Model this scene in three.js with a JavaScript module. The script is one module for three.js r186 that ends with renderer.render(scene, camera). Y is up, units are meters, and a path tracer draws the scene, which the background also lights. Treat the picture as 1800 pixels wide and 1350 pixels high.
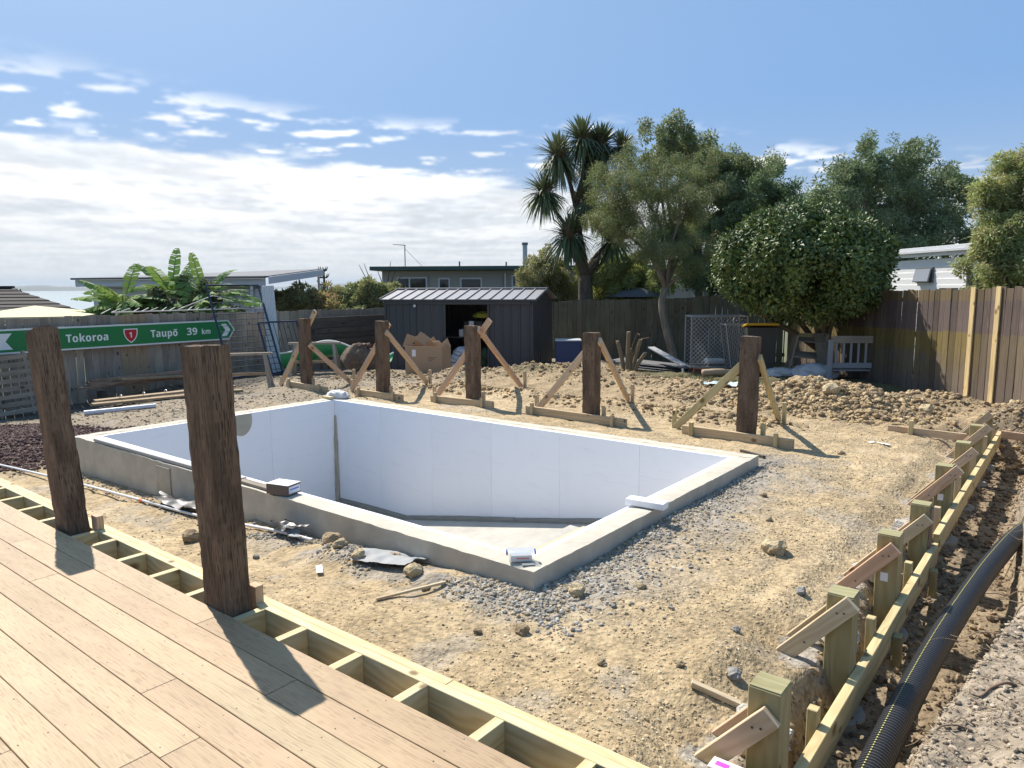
import * as THREE from 'three';
import { mergeGeometries, mergeVertices } from 'three/addons/utils/BufferGeometryUtils.js';

// ---------- camera, sky, sun, exposure ----------
const scene = new THREE.Scene();
const V = (x, y, z) => new THREE.Vector3(x, y, z);
const rad = THREE.MathUtils.degToRad, clamp = THREE.MathUtils.clamp, lerp = THREE.MathUtils.lerp;
const sstep = (a, b, x) => { const t = clamp((x - a) / (b - a), 0, 1); return t * t * (3 - 2 * t); };
const EYE = V(0, 1.75, 0), YAW = rad(38.3), PITCH = rad(-7.7), ROLL = rad(-0.3);
const camera = new THREE.PerspectiveCamera(2 * Math.atan(675 / 1280) * 180 / Math.PI, 4 / 3, 0.05, 60000);
camera.position.copy(EYE);
camera.rotation.set(PITCH, YAW, ROLL, 'YXZ');
scene.add(camera);
const renderer = new THREE.WebGLRenderer({ antialias: true });
renderer.toneMapping = THREE.LinearToneMapping;
renderer.toneMappingExposure = 1.5;
renderer.shadowMap.enabled = true;
const SUN = V(-1.05, 1.275, -0.30).normalize();
const sun = new THREE.DirectionalLight(0xfff7ec, 5.0);
sun.position.copy(SUN).multiplyScalar(60).add(V(-7, 0, -8));
sun.target.position.set(-7, 0, -8);
sun.castShadow = true; sun.shadow.mapSize.set(4096, 4096);
Object.assign(sun.shadow.camera, { left: -22, right: 22, top: 22, bottom: -22, near: 1, far: 160 });
scene.add(sun, sun.target);

// ---------- seeded random and noise ----------
let seedState = 20240611;
const seed = (n) => { seedState = n >>> 0; };
function rnd() { seedState = (seedState + 0x6D2B79F5) | 0; let t = Math.imul(seedState ^ (seedState >>> 15), 1 | seedState); t = (t + Math.imul(t ^ (t >>> 7), 61 | t)) ^ t; return ((t ^ (t >>> 14)) >>> 0) / 4294967296; }
const rr = (a, b) => a + (b - a) * rnd();
const pick = (a) => a[Math.floor(rnd() * a.length)];
const hash = (x, y, s) => { let h = Math.imul(x | 0, 374761393) + Math.imul(y | 0, 668265263) + Math.imul(s | 0, 1274126177); h = Math.imul(h ^ (h >>> 13), 1103515245); h ^= h >>> 16; return (h >>> 0) / 4294967296; };
// value noise, period p (0 = none) in both directions
function vnoise(x, y, s = 0, px = 0, py = px) {
  const ix = Math.floor(x), iy = Math.floor(y), fx = x - ix, fy = y - iy, u = fx * fx * (3 - 2 * fx), v = fy * fy * (3 - 2 * fy);
  const m = (n, p) => p ? ((n % p) + p) % p : n;
  const x0 = m(ix, px), x1 = m(ix + 1, px), y0 = m(iy, py), y1 = m(iy + 1, py);
  return lerp(lerp(hash(x0, y0, s), hash(x1, y0, s), u), lerp(hash(x0, y1, s), hash(x1, y1, s), u), v);
}
function fbm(x, y, oct = 4, s = 0, px = 0, py = px) {
  let a = 0.5, f = 1, sum = 0, n = 0;
  for (let i = 0; i < oct; i++) { sum += a * vnoise(x * f, y * f, s + i * 17, px * f, py * f); n += a; a *= 0.5; f *= 2; }
  return sum / n;
}

// ---------- the sky: blue with a sheet of broken cloud coming in over the sea ----------
(function () {
  const SKY = 0.7, W = 3072, H = 1536, data = new Float32Array(W * H * 4);
  const fx = -Math.sin(YAW), fz = -Math.cos(YAW), rx = Math.cos(YAW), rz = -Math.sin(YAW);
  for (let row = 0; row < H; row++) {
    const el = ((row + 0.5) / H - 0.5) * Math.PI, y = Math.sin(el), c = Math.cos(el), deg = el * 180 / Math.PI;
    for (let col = 0; col < W; col++) {
      const i = (row * W + col) * 4;
      if (deg <= 0) { data[i] = 0.25; data[i + 1] = 0.25; data[i + 2] = 0.24; data[i + 3] = 1; continue; }
      const az = ((col + 0.5) / W - 0.5) * 2 * Math.PI, x = Math.cos(az) * c, z = Math.sin(az) * c;
      const cosS = x * SUN.x + y * SUN.y + z * SUN.z;
      const t1 = sstep(0, 14, deg), t2 = sstep(8, 55, deg);
      let r = lerp(lerp(0.46, 0.232, t1), 0.126, t2), g = lerp(lerp(0.58, 0.425, t1), 0.28, t2), b = lerp(lerp(0.72, 0.755, t1), 0.53, t2);
      const wide = Math.max(0, cosS), glow = Math.pow(wide, 3) * 0.2 + Math.pow(wide, 12) * 0.35 + Math.pow(wide, 60) * 0.8;
      r += glow; g += glow * 0.95; b += glow * 0.82;
      if (deg < 72) {
        // cloud sheet at unit height: its edge runs across the view, small broken puffs drift ahead of it
        const k = 1 / Math.max(y, 0.012), qx = x * k, qz = z * k, fw = qx * fx + qz * fz, ri = qx * rx + qz * rz;
        const wob = (fbm(ri * 0.5 + 40, fw * 0.5 + 9, 3, 5) - 0.5) * 1.6, sheet = fw - (6.9 + 0.72 * ri) + wob;
        const far = sstep(14, 60, k), n1 = fbm(ri * 0.9 + 11, fw * 0.75 + 3, 5, 31), n2 = fbm(ri * 3.1 + fw * 0.5, fw * 2.6 + 7, 5, 77);
        const edge = sstep(-0.1, 0.75, sheet + (n2 - 0.5) * 1.7);
        const puffs = fbm(ri * 4.4 + 5, fw * 5.2 + 60, 5, 131), clump = fbm(ri * 1.35 + 3, fw * 1.5 + 21, 3, 171);
        const ahead = sstep(-2.2 - 1.5 * sstep(-0.8, 1.5, ri), -1.2 - 1.2 * sstep(-0.8, 1.5, ri), sheet);
        const small = 0.85 * sstep(0.535, 0.66, puffs * 0.62 + clump * 0.38 + 0.03) * ahead;
        let d = Math.max(edge * lerp(0.8 + 0.2 * sstep(0.34, 0.6, n1), 0.96, far), small) * sstep(0, 0.02, y);
        const shade = sstep(0.3, 0.68, n1 * 0.5 + n2 * 0.5);
        const n3 = fbm(ri * 6.5 + fw, fw * 3.2 + 17, 5, 211), white = 0.76 + 0.2 * shade + 0.24 * sstep(0.3, 0.66, n3 * 0.6 + n1 * 0.4) + 0.10 * sstep(3, 0, sheet) + glow * 0.5;
        const hz = sstep(8, 0.3, deg) * 0.8;
        const cr = lerp(white * 0.97, 0.66, hz), cg = lerp(white * 0.985, 0.71, hz), cb = lerp(white * 1.0, 0.76, hz);
        r = lerp(r, cr, d); g = lerp(g, cg, d); b = lerp(b, cb, d);
      }
      data[i] = r * SKY; data[i + 1] = g * SKY; data[i + 2] = b * SKY; data[i + 3] = 1;
    }
  }
  const t = new THREE.DataTexture(data, W, H, THREE.RGBAFormat, THREE.FloatType);
  t.mapping = THREE.EquirectangularReflectionMapping; t.magFilter = THREE.LinearFilter; t.minFilter = THREE.LinearFilter; t.needsUpdate = true;
  scene.background = t; scene.environment = t;
})();

// ---------- textures ----------
const toS = (c) => c <= 0.0031308 ? c * 12.92 : 1.055 * Math.pow(c, 1 / 2.4) - 0.055;
function texture(w, h, fn, colour = true) {
  const d = new Uint8Array(w * h * 4);
  for (let y = 0; y < h; y++) for (let x = 0; x < w; x++) {
    const v = fn(x / w, y / h, x, y), i = (y * w + x) * 4;
    if (colour) { d[i] = clamp(toS(v[0]), 0, 1) * 255; d[i + 1] = clamp(toS(v[1]), 0, 1) * 255; d[i + 2] = clamp(toS(v[2]), 0, 1) * 255; }
    else d[i] = d[i + 1] = d[i + 2] = clamp(v, 0, 1) * 255;
    d[i + 3] = 255;
  }
  const t = new THREE.DataTexture(d, w, h, THREE.RGBAFormat); t.wrapS = t.wrapT = THREE.RepeatWrapping; t.magFilter = THREE.LinearFilter; t.minFilter = THREE.LinearMipmapLinearFilter; t.generateMipmaps = true;
  if (colour) t.colorSpace = THREE.SRGBColorSpace; t.needsUpdate = true; return t;
}
const mix3 = (a, b, t) => [lerp(a[0], b[0], t), lerp(a[1], b[1], t), lerp(a[2], b[2], t)];
// wood, tile 2.0 m along the grain x 0.4 m across
function woodField(s, rings, warp, streak) {
  return (u, v) => {
    const w = (fbm(u * 4, v * 3, 3, s, 4, 3) - 0.5) * warp, vv = v + w;
    const ring = 0.5 + 0.5 * Math.sin(2 * Math.PI * (Math.round(rings) * v + w * rings));
    const st = vnoise(u * 8, v * 96, s + 3, 8, 96) * 0.6 + vnoise(u * 24, v * 180, s + 4, 24, 180) * 0.4;
    return clamp(ring * (1 - streak) + st * streak + (fbm(u * 6, vv * 6, 3, s + 9, 6, 6) - 0.5) * 0.5, 0, 1);
  };
}
function woodTextures(s, light, dark, { rings = 9, warp = 0.3, streak = 0.45, knots = 0, blotch = null, blotchAmount = 0, pores = 0 } = {}) {
  const f = woodField(s, rings, warp, streak), W = 1024, H = 256, ks = [];
  seed(s * 7 + 5); for (let i = 0; i < knots; i++) ks.push([rnd(), rnd(), rr(0.006, 0.013)]);
  const field = new Float32Array(W * H);
  const map = texture(W, H, (u, v, x, y) => {
    let g = f(u, v), c = mix3(dark, light, Math.pow(g, 0.8));
    for (const [ku, kv, kr] of ks) { let dx = Math.abs(u - ku), dy = Math.abs(v - kv); dx = Math.min(dx, 1 - dx) * 1.0; dy = Math.min(dy, 1 - dy) * 0.2; const q = Math.hypot(dx * 0.7, dy) / kr; if (q < 1.6) { const m = sstep(1.6, 0.5, q); c = mix3(c, [dark[0] * 0.45, dark[1] * 0.38, dark[2] * 0.32], m); g *= 1 - m * 0.5; } }
    if (blotch) c = mix3(c, blotch, blotchAmount * sstep(0.45, 0.7, fbm(u * 10, v * 4, 4, s + 50, 10, 4)));
    if (pores) { const q = sstep(0.62, 0.8, vnoise(u * 44, v * 130, s + 33, 44, 130)) * (0.4 + 0.6 * vnoise(u * 6, v * 5, s + 34, 6, 5)) * pores; c = mix3(c, [dark[0] * 0.5, dark[1] * 0.42, dark[2] * 0.36], q); g *= 1 - q * 0.6; }
    const m = 0.80 + 0.40 * fbm(u * 5, v * 2, 4, s + 70, 5, 2); field[y * W + x] = g; return [c[0] * m, c[1] * m, c[2] * m];
  });
  const bump = texture(W, H, (u, v, x, y) => field[y * W + x], false);
  return { map, bump };
}
function mottled(s, size, fn) { // fn(n1,n2,n3,u,v) -> colour
  return texture(size, size, (u, v) => fn(fbm(u * 4, v * 4, 5, s, 4), fbm(u * 16, v * 16, 4, s + 40, 16), hash(Math.floor(u * size), Math.floor(v * size), s), u, v));
}
function noiseBump(s, size, f, oct, shape = (x) => x) { return texture(size, size, (u, v) => shape(fbm(u * f, v * f, oct, s, f)), false); }

const std = (o) => new THREE.MeshStandardMaterial({ roughness: 0.85, ...o });
const lin = (r, g, b) => new THREE.Color().setRGB(r, g, b);
const M = {};
const tinted = (w, tints, o = {}) => tints.map((t) => std({ map: w.map, bumpMap: w.bump, bumpScale: 0.0015, color: lin(...t), ...o }));
{
  const deckW = woodTextures(11, [0.565, 0.42, 0.262], [0.44, 0.302, 0.178], { rings: 42, warp: 0.10, streak: 0.72, pores: 0.5, blotch: [0.54, 0.385, 0.25], blotchAmount: 0.5 });
  const deckW2 = woodTextures(19, [0.58, 0.445, 0.275], [0.45, 0.325, 0.19], { rings: 30, warp: 0.22, streak: 0.6, pores: 0.45, blotch: [0.52, 0.365, 0.235], blotchAmount: 0.5 });
  M.deck = [...tinted(deckW, [[0.78, 0.775, 0.72], [0.715, 0.69, 0.63], [0.755, 0.725, 0.665]], { roughness: 0.66 }), ...tinted(deckW2, [[0.78, 0.78, 0.72], [0.73, 0.705, 0.645], [0.78, 0.755, 0.70]], { roughness: 0.66 })];
  const pine = woodTextures(23, [0.64, 0.545, 0.33], [0.50, 0.40, 0.21], { rings: 7, warp: 0.6, streak: 0.3, knots: 7 });
  M.pine = tinted(pine, [[1, 1, 1], [0.92, 0.93, 0.88], [1.04, 1.0, 0.94]], { roughness: 0.8 });
  M.treated = tinted(pine, [[0.56, 0.55, 0.46], [0.50, 0.51, 0.43], [0.62, 0.58, 0.47]], { roughness: 0.85 });
  M.rail = tinted(pine, [[0.88, 0.85, 0.76], [0.8, 0.79, 0.7]], { roughness: 0.85 });
  const pink = woodTextures(29, [0.62, 0.475, 0.315], [0.48, 0.335, 0.205], { rings: 8, warp: 0.5, streak: 0.35, knots: 5 });
  M.pink = tinted(pink, [[1, 1, 1], [0.98, 0.88, 0.88], [0.9, 0.92, 0.86]], { roughness: 0.82 });
  M.paleStick = tinted(pink, [[0.95, 1.02, 1.0]]);
  const slp = woodTextures(37, [0.25, 0.168, 0.105], [0.09, 0.058, 0.038], { rings: 36, warp: 0.12, streak: 0.85, pores: 0.95, blotch: [0.08, 0.05, 0.032], blotchAmount: 0.6 });
  M.sleeper = tinted(slp, [[1, 1, 1], [0.9, 0.93, 0.98], [1.08, 1.06, 1.06]], { roughness: 0.95, bumpScale: 0.012 });
  const grey = woodTextures(43, [0.30, 0.275, 0.24], [0.155, 0.135, 0.115], { rings: 10, warp: 0.35, streak: 0.7, knots: 4, blotch: [0.2, 0.19, 0.15], blotchAmount: 0.4 });
  M.greyWood = tinted(grey, [[1.35, 1.28, 1.18], [1.15, 1.08, 1.0], [1.5, 1.4, 1.26], [1.25, 1.16, 1.04]], { roughness: 0.95, bumpScale: 0.003 });
  M.greenWood = tinted(grey, [[0.52, 0.53, 0.38], [0.44, 0.43, 0.33], [0.58, 0.55, 0.42]], { roughness: 0.95, bumpScale: 0.003 });
  M.oldStack = tinted(grey, [[0.5, 0.42, 0.36], [0.42, 0.36, 0.32]], { roughness: 0.95, bumpScale: 0.003 });
  M.tanWood = tinted(pink, [[0.62, 0.62, 0.60], [0.55, 0.54, 0.5]], { roughness: 0.9 });
  M.brownBoard = tinted(slp, [[2.0, 2.0, 2.1], [1.7, 1.8, 1.9]], { roughness: 0.9 });
  M.newPaling = tinted(pine, [[1.02, 0.93, 0.8]], { roughness: 0.85 });
  // old stained palings of the sunny fence: grey brown boards where panels once covered part of them, moss where rain reached
  const stained = (s, moss) => { const f = woodField(s, 9, 0.3, 0.75); return texture(256, 512, (u, v) => {
    const g = f(v, u), low = fbm(u * 3, v * 6, 4, s + 2), n = (fbm(u * 30, v * 4, 3, s + 5) - 0.5);
    let c = mix3([0.10, 0.083, 0.07], [0.23, 0.195, 0.165], g);
    const yellow = mix3([0.16, 0.12, 0.03], [0.30, 0.245, 0.055], g), purple = mix3([0.085, 0.068, 0.066], [0.20, 0.162, 0.15], g), top = mix3([0.10, 0.075, 0.025], [0.26, 0.20, 0.08], g);
    c = mix3(c, yellow, moss * 0.85 * (v < 0.615 ? sstep(0.05, 0.55, v + n * 0.25) * sstep(0.25, 0.55, low + 0.1) : 0));
    if (v > 0.615 && v < 0.895) c = mix3(c, purple, 0.9);
    if (v >= 0.895) c = mix3(c, top, moss * (0.45 + 0.5 * low));
    const drip = sstep(0.72, 0.82, fbm(u * 22, v * 5, 4, s + 90)) * 0.6; c = mix3(c, [0.36, 0.33, 0.31], drip * (v > 0.55 ? 1 : 0.35));
    return c; }); };
  const sb = noiseBump(71, 256, 16, 3);
  M.stained = [0, 1, 2].map((i) => { const map = stained(61 + i * 4, [1, 0.85, 0.3][i]); return [[0.68, 0.63, 0.58], [0.52, 0.47, 0.43], [0.8, 0.74, 0.68]].map((t) => std({ map, bumpMap: sb, bumpScale: 0.003, roughness: 0.95, color: lin(...t.map((v) => v * [1, 1.15, 1.4][i])) })); });
  // concrete, foam, soil
  const conc = mottled(81, 512, (a, b, c) => { const k = 0.40 + 0.22 * a + 0.12 * (b - 0.5) + 0.05 * (c - 0.5); return [k * 1.06, k * 0.99, k * 0.86]; });
  const concB = noiseBump(83, 512, 24, 4);
  M.concrete = std({ map: conc, bumpMap: concB, bumpScale: 0.004, roughness: 0.92, color: lin(0.9, 0.88, 0.83) });
    M.concreteGrey = std({ map: conc, bumpMap: concB, bumpScale: 0.004, roughness: 0.95, color: lin(0.62, 0.63, 0.64) });
  M.floor = std({ map: conc, bumpMap: concB, bumpScale: 0.002, roughness: 0.9, color: lin(0.76, 0.77, 0.78) });
  const foam = mottled(91, 512, (a, b, c, u, v) => { const s = sstep(0.66, 0.8, fbm(u * 30, v * 4, 4, 97, 30, 4)) * 0.10 + sstep(0.6, 0.85, a) * 0.05; const k = 0.89 - s * 0.35 + 0.02 * (c - 0.5); return [k * 0.975, k * 0.975, k]; });
  M.foam = [1, 0.985, 0.97].map((k) => std({ map: foam, roughness: 0.8, color: lin(k, k, k) }));
  M.foamEdge = std({ map: foam, roughness: 0.9, color: lin(0.86, 0.74, 0.52) });
  M.mortar = std({ map: conc, bumpMap: concB, bumpScale: 0.004, color: lin(0.72, 0.70, 0.64) });
  M.mortarDark = std({ map: conc, bumpMap: concB, bumpScale: 0.006, color: lin(0.5, 0.5, 0.48) });
}
const glossy = (c, r = 0.45, m = 0) => std({ color: lin(...c), roughness: r, metalness: m });
M.dirtTex = mottled(101, 1024, (a, b, c, u, v) => { const p = fbm(u * 64, v * 64, 3, 105, 64), k = 0.64 + 0.34 * a + 0.55 * (b - 0.5) + 0.8 * (p - 0.5) + 0.2 * (c - 0.5); return [k, k * 0.99, k * 0.965]; });
M.dirtBump = texture(1024, 1024, (u, v) => 0.35 * fbm(u * 16, v * 16, 4, 108, 16) + 0.65 * fbm(u * 64, v * 64, 3, 109, 64), false);

// ---------- building helpers ----------
const names = new Map();
function unique(n) { const k = names.get(n) ?? 0; names.set(n, k + 1); return k ? n + '_' + String(k).padStart(3, '0') : n; }
function tag(o, label, category, group, kind) { if (label) o.userData.label = label; if (category) o.userData.category = category; if (group) o.userData.group = group; if (kind) o.userData.kind = kind; return o; }
function thing(name, label, category, pos = [0, 0, 0], group, turn = 0) { const g = new THREE.Group(); g.name = unique(name); g.position.set(...pos); g.rotation.y = turn; scene.add(g); tag(g, label, category, group); g.updateMatrixWorld(true); return g; }
function solo(name, label, category, geo, mat, pos = [0, 0, 0], group) { const m = new THREE.Mesh(geo, mat); m.name = unique(name); m.position.set(...pos); scene.add(m); return tag(m, label, category, group); }
function structure(name, geo, mat, label) { const m = new THREE.Mesh(geo, mat); m.name = unique(name); m.userData.kind = 'structure'; if (label) m.userData.label = label; scene.add(m); return m; }
// part in the thing's own frame
function part(t, name, geo, mat, pos = [0, 0, 0], rot) { const m = new THREE.Mesh(geo, mat); m.name = name; m.position.set(...pos); if (rot) m.rotation.set(...rot); t.add(m); return m; }
// part given in world coordinates
function wpart(t, name, geo, mat, pos, quat) { const m = new THREE.Mesh(geo, mat); m.name = name; m.position.copy(t.worldToLocal(pos.clone ? pos.clone() : V(...pos))); const q = t.getWorldQuaternion(new THREE.Quaternion()).invert(); m.quaternion.copy(q.multiply(quat ?? new THREE.Quaternion())); t.add(m); m.updateMatrixWorld(true); return m; }

// chamfered box with uv in metres: grain runs along the longest side
function cbox(w, h, d, c = 0.003, { tu = 2, tv = 0.4, ou = rnd(), ov = rnd(), grain = -1 } = {}) {
  const S = [w / 2, h / 2, d / 2]; c = Math.min(c, S[0] * 0.5, S[1] * 0.5, S[2] * 0.5);
  const g = grain >= 0 ? grain : (w >= h && w >= d ? 0 : h >= d ? 1 : 2);
  const P = (sx, sy, sz, ax) => { const s = [sx, sy, sz]; return S.map((v, i) => s[i] * (i === ax ? v : v - c)); };
  const tris = [], quad = (a, b, cc, dd) => { tris.push([a, b, cc], [a, cc, dd]); };
  for (const s of [-1, 1]) { quad(P(s, -1, -1, 0), P(s, 1, -1, 0), P(s, 1, 1, 0), P(s, -1, 1, 0)); quad(P(-1, s, -1, 1), P(1, s, -1, 1), P(1, s, 1, 1), P(-1, s, 1, 1)); quad(P(-1, -1, s, 2), P(1, -1, s, 2), P(1, 1, s, 2), P(-1, 1, s, 2)); }
  for (const a of [-1, 1]) for (const b of [-1, 1]) {
    quad(P(-1, a, b, 1), P(1, a, b, 1), P(1, a, b, 2), P(-1, a, b, 2)); quad(P(a, -1, b, 0), P(a, 1, b, 0), P(a, 1, b, 2), P(a, -1, b, 2)); quad(P(a, b, -1, 0), P(a, b, 1, 0), P(a, b, 1, 1), P(a, b, -1, 1));
    for (const e of [-1, 1]) tris.push([P(a, b, e, 0), P(a, b, e, 1), P(a, b, e, 2)]);
  }
  const pos = [], nor = [], uv = [];
  const A = V(0, 0, 0), B = V(0, 0, 0), C = V(0, 0, 0), N = V(0, 0, 0);
  for (let [p, q, r] of tris) {
    A.set(...p); B.set(...q); C.set(...r); N.copy(B).sub(A).cross(C.clone().sub(A)); if (N.dot(A.clone().add(B).add(C)) < 0) { [q, r] = [r, q]; N.negate(); } N.normalize();
    const an = [Math.abs(N.x), Math.abs(N.y), Math.abs(N.z)], ax = an.indexOf(Math.max(...an));
    for (const v of [p, q, r]) { pos.push(...v); nor.push(N.x, N.y, N.z); const o = [0, 1, 2].filter((i) => i !== ax); let iu, iv; if (ax === g) { iu = o[0]; iv = o[1]; uv.push(v[iu] * 0.15 / tu + ou, v[iv] / tv + ov); } else { iu = g; iv = o.find((i) => i !== g); uv.push(v[iu] / tu + ou, v[iv] / tv + ov + ax * 0.37); } }
  }
  const geo = new THREE.BufferGeometry(); geo.setAttribute('position', new THREE.Float32BufferAttribute(pos, 3)); geo.setAttribute('normal', new THREE.Float32BufferAttribute(nor, 3)); geo.setAttribute('uv', new THREE.Float32BufferAttribute(uv, 2)); return geo;
}
const SQ = { tu: 1, tv: 1 };   // square texture tiles of 1 m
// timber from a to b (world): section w x h, h lies nearest to up
function beam(t, name, a, b, w, h, mat, c = 0.003, twist = 0) {
  const d = b.clone().sub(a), L = d.length(), x = d.normalize(), up = Math.abs(x.y) > 0.999 ? V(0, 0, 1) : V(0, 1, 0);
  const z = x.clone().cross(up).normalize(), y = z.clone().cross(x);
  const q = new THREE.Quaternion().setFromRotationMatrix(new THREE.Matrix4().makeBasis(x, y, z)); if (twist) q.multiply(new THREE.Quaternion().setFromAxisAngle(V(1, 0, 0), twist));
  return wpart(t, name, cbox(L, h, w, c), mat, a.clone().add(b).multiplyScalar(0.5), q);
}
// box with a worn, uneven surface (old timber), upright, base at y=0
function roughBox(w, h, d, amp, s, segs = [5, 26, 4], ends = 1) {
  const g = new THREE.BoxGeometry(w, h, d, ...segs); g.translate(0, h / 2, 0);
  const p = g.attributes.position, n = g.attributes.normal, uv = g.attributes.uv, ou = rnd(), ov = rnd();
  for (let i = 0; i < p.count; i++) {
    const x = p.getX(i), y = p.getY(i), z = p.getZ(i), nx = n.getX(i), nz = n.getZ(i);
    if (Math.abs(n.getY(i)) < 0.5) uv.setXY(i, y / 2 + ou, (Math.abs(nx) > 0.5 ? z : x) / 0.4 + ov + Math.abs(nx) * 0.4); else uv.setXY(i, x * 0.2 + ou, z / 0.4 + ov);
    const ex = Math.abs(x) / (w / 2), ez = Math.abs(z) / (d / 2), edge = ex > 0.99 && ez > 0.99 ? 1 : 0;
    const k = (vnoise(y * 3 + 9, s * 3.1 + x * 9 + z * 11, s) - 0.5) * amp * 1.2 + (vnoise(y * 22, x * 30 + z * 28 + s, s + 5) - 0.5) * amp * 0.6 - edge * (0.002 + 0.004 * vnoise(y * 26, Math.sign(x) * 3 + Math.sign(z) * 7, s + 9) ** 4);
    const hx = Math.sign(x) * (ex > 0.99 ? 1 : 0), hz = Math.sign(z) * (ez > 0.99 ? 1 : 0);
    p.setXYZ(i, x + hx * k, y + (y > h * 0.99 ? (vnoise(x * 20, z * 20, s + 3) - 0.6) * 0.010 * ends - (edge ? 0.004 : 0) : 0), z + hz * k);
  }
  const m = mergeVertices(deleteNormals(g), 1e-5); m.computeVertexNormals(); return creased(m, 0.42);
}
function deleteNormals(g) { g.deleteAttribute('normal'); return g; }
function creased(g, ang = 0.7) { // flat-ish edges without addons
  const q = g.toNonIndexed(), p = q.attributes.position, n = p.count, fn = [], map = new Map();
  const A = V(0, 0, 0), B = V(0, 0, 0), C = V(0, 0, 0);
  const key = (i) => Math.round(p.getX(i) * 1e4) + ',' + Math.round(p.getY(i) * 1e4) + ',' + Math.round(p.getZ(i) * 1e4);
  for (let i = 0; i < n; i += 3) { A.fromBufferAttribute(p, i); B.fromBufferAttribute(p, i + 1); C.fromBufferAttribute(p, i + 2); const N = B.clone().sub(A).cross(C.clone().sub(A)); fn.push(N.clone().normalize()); for (let k = 0; k < 3; k++) { const s = key(i + k); if (!map.has(s)) map.set(s, []); map.get(s).push(i / 3); } }
  const out = new Float32Array(n * 3), ct = Math.cos(ang);
  for (let i = 0; i < n; i++) { const f = fn[Math.floor(i / 3)], N = V(0, 0, 0); for (const j of map.get(key(i))) if (fn[j].dot(f) > ct) N.add(fn[j]); N.normalize(); out.set([N.x, N.y, N.z], i * 3); }
  q.setAttribute('normal', new THREE.BufferAttribute(out, 3)); return q;
}
// tapered tube through points with radii
function tube(points, radii, seg = 8, capEnds = true) {
  const curve = new THREE.CatmullRomCurve3(points), N = Math.max(6, points.length * 5), fr = curve.computeFrenetFrames(N, false), pos = [], idx = [], uv = [];
  const R = (t) => { const k = t * (radii.length - 1), i = Math.min(radii.length - 2, Math.floor(k)); return radii.length === 1 ? radii[0] : lerp(radii[i], radii[i + 1], k - i); };
  const L = curve.getLength();
  for (let i = 0; i <= N; i++) { const t = i / N, c = curve.getPointAt(t), r = R(t); for (let j = 0; j <= seg; j++) { const a = j / seg * Math.PI * 2; const v = c.clone().addScaledVector(fr.normals[i], Math.cos(a) * r).addScaledVector(fr.binormals[i], Math.sin(a) * r); pos.push(v.x, v.y, v.z); uv.push(t * L / 0.6, j / seg * 2); } }
  for (let i = 0; i < N; i++) for (let j = 0; j < seg; j++) { const a = i * (seg + 1) + j, b = a + seg + 1; idx.push(a, a + 1, b, b, a + 1, b + 1); }
  if (capEnds) for (const e of [0, N]) { const c = curve.getPointAt(e / N), k = pos.length / 3; pos.push(c.x, c.y, c.z); uv.push(0, 0); for (let j = 0; j < seg; j++) { const a = e * (seg + 1) + j; e ? idx.push(k, a, a + 1) : idx.push(k, a + 1, a); } }
  const g = new THREE.BufferGeometry(); g.setAttribute('position', new THREE.Float32BufferAttribute(pos, 3)); g.setAttribute('uv', new THREE.Float32BufferAttribute(uv, 2)); g.setIndex(idx); g.computeVertexNormals(); return g;
}
const rod = (a, b, r, seg = 6) => { const L = a.distanceTo(b), g = new THREE.CylinderGeometry(r, r, L, seg, 1); g.applyQuaternion(new THREE.Quaternion().setFromUnitVectors(V(0, 1, 0), b.clone().sub(a).normalize())); g.translate((a.x + b.x) / 2, (a.y + b.y) / 2, (a.z + b.z) / 2); return g; };
function merged(list) { return mergeGeometries(list.map((g) => { const q = g.index ? g.toNonIndexed() : g; for (const k of Object.keys(q.attributes)) if (!['position', 'normal', 'uv'].includes(k)) q.deleteAttribute(k); return q; })); }
function stone(s, flat = 0.7, detail = 1) { const g = new THREE.IcosahedronGeometry(1, detail), p = g.attributes.position; for (let i = 0; i < p.count; i++) { const x = p.getX(i), y = p.getY(i), z = p.getZ(i); const k = 0.72 + 0.55 * hash(Math.round(x * 50), Math.round(y * 50) * 7 + Math.round(z * 50), s); p.setXYZ(i, x * k, y * k * flat, z * k * (0.75 + 0.3 * hash(1, 2, s))); } g.computeVertexNormals(); return g; }
// ---------- the ground of the yard ----------
const POOL = { x0: -8.757, x1: -2.387, z0: -6.85, z1: -3.213, top: 0.12 };
const HEIGHTS = [[-1, -0.5, 0], [-3, -1.4, 0.03], [-1.5, -1.9, 0.035], [-3.4, -1.9, 0.02], [-6, -1.8, -0.08], [-8, -1.8, -0.2], [-10, -1.5, -0.3], [-1.5, -3, 0], [-1.5, -5, -0.03], [-1.6, -7, 0], [-2.2, -3, 0.005], [-3.5, -3, -0.05], [-4.6, -3, -0.12], [-6, -3, -0.2], [-7.5, -2.9, -0.25], [-9, -3, -0.27], [-9.2, -5, -0.22], [-9.2, -7, -0.1], [-2.1, -5, 0.015], [-2.1, -7, 0.02], [-4, -7.1, 0.03], [-6.5, -7.1, 0.02],
  [-2.9, -8, 0], [-5, -8, 0], [-7, -8, 0], [-9, -8, -0.05], [-11, -8, -0.09], [-16, -5, -0.62], [-16, -1, -0.7], [-16, -14, -0.66], [-16, -18, -0.6], [-14, -12.5, -0.35], [-12.5, -11, -0.22], [-10.5, -14, -0.26], [-9, -17.5, -0.34], [-5.5, -17, -0.25], [-4.4, -16, -0.12], [-3, -14.8, -0.12], [-0.7, -12.4, -0.02], [-5.4, -9.7, 0], [-7.7, -9.9, 0], [-2.9, -9.3, 0], [-12, -3.5, -0.42], [-13, -7, -0.38], [-1, -9.5, 0.0], [-1, -11, 0.02], [0.5, -12, 0.1], [0.5, -8, 0.12], [0.5, -4, 0.08]];
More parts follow.
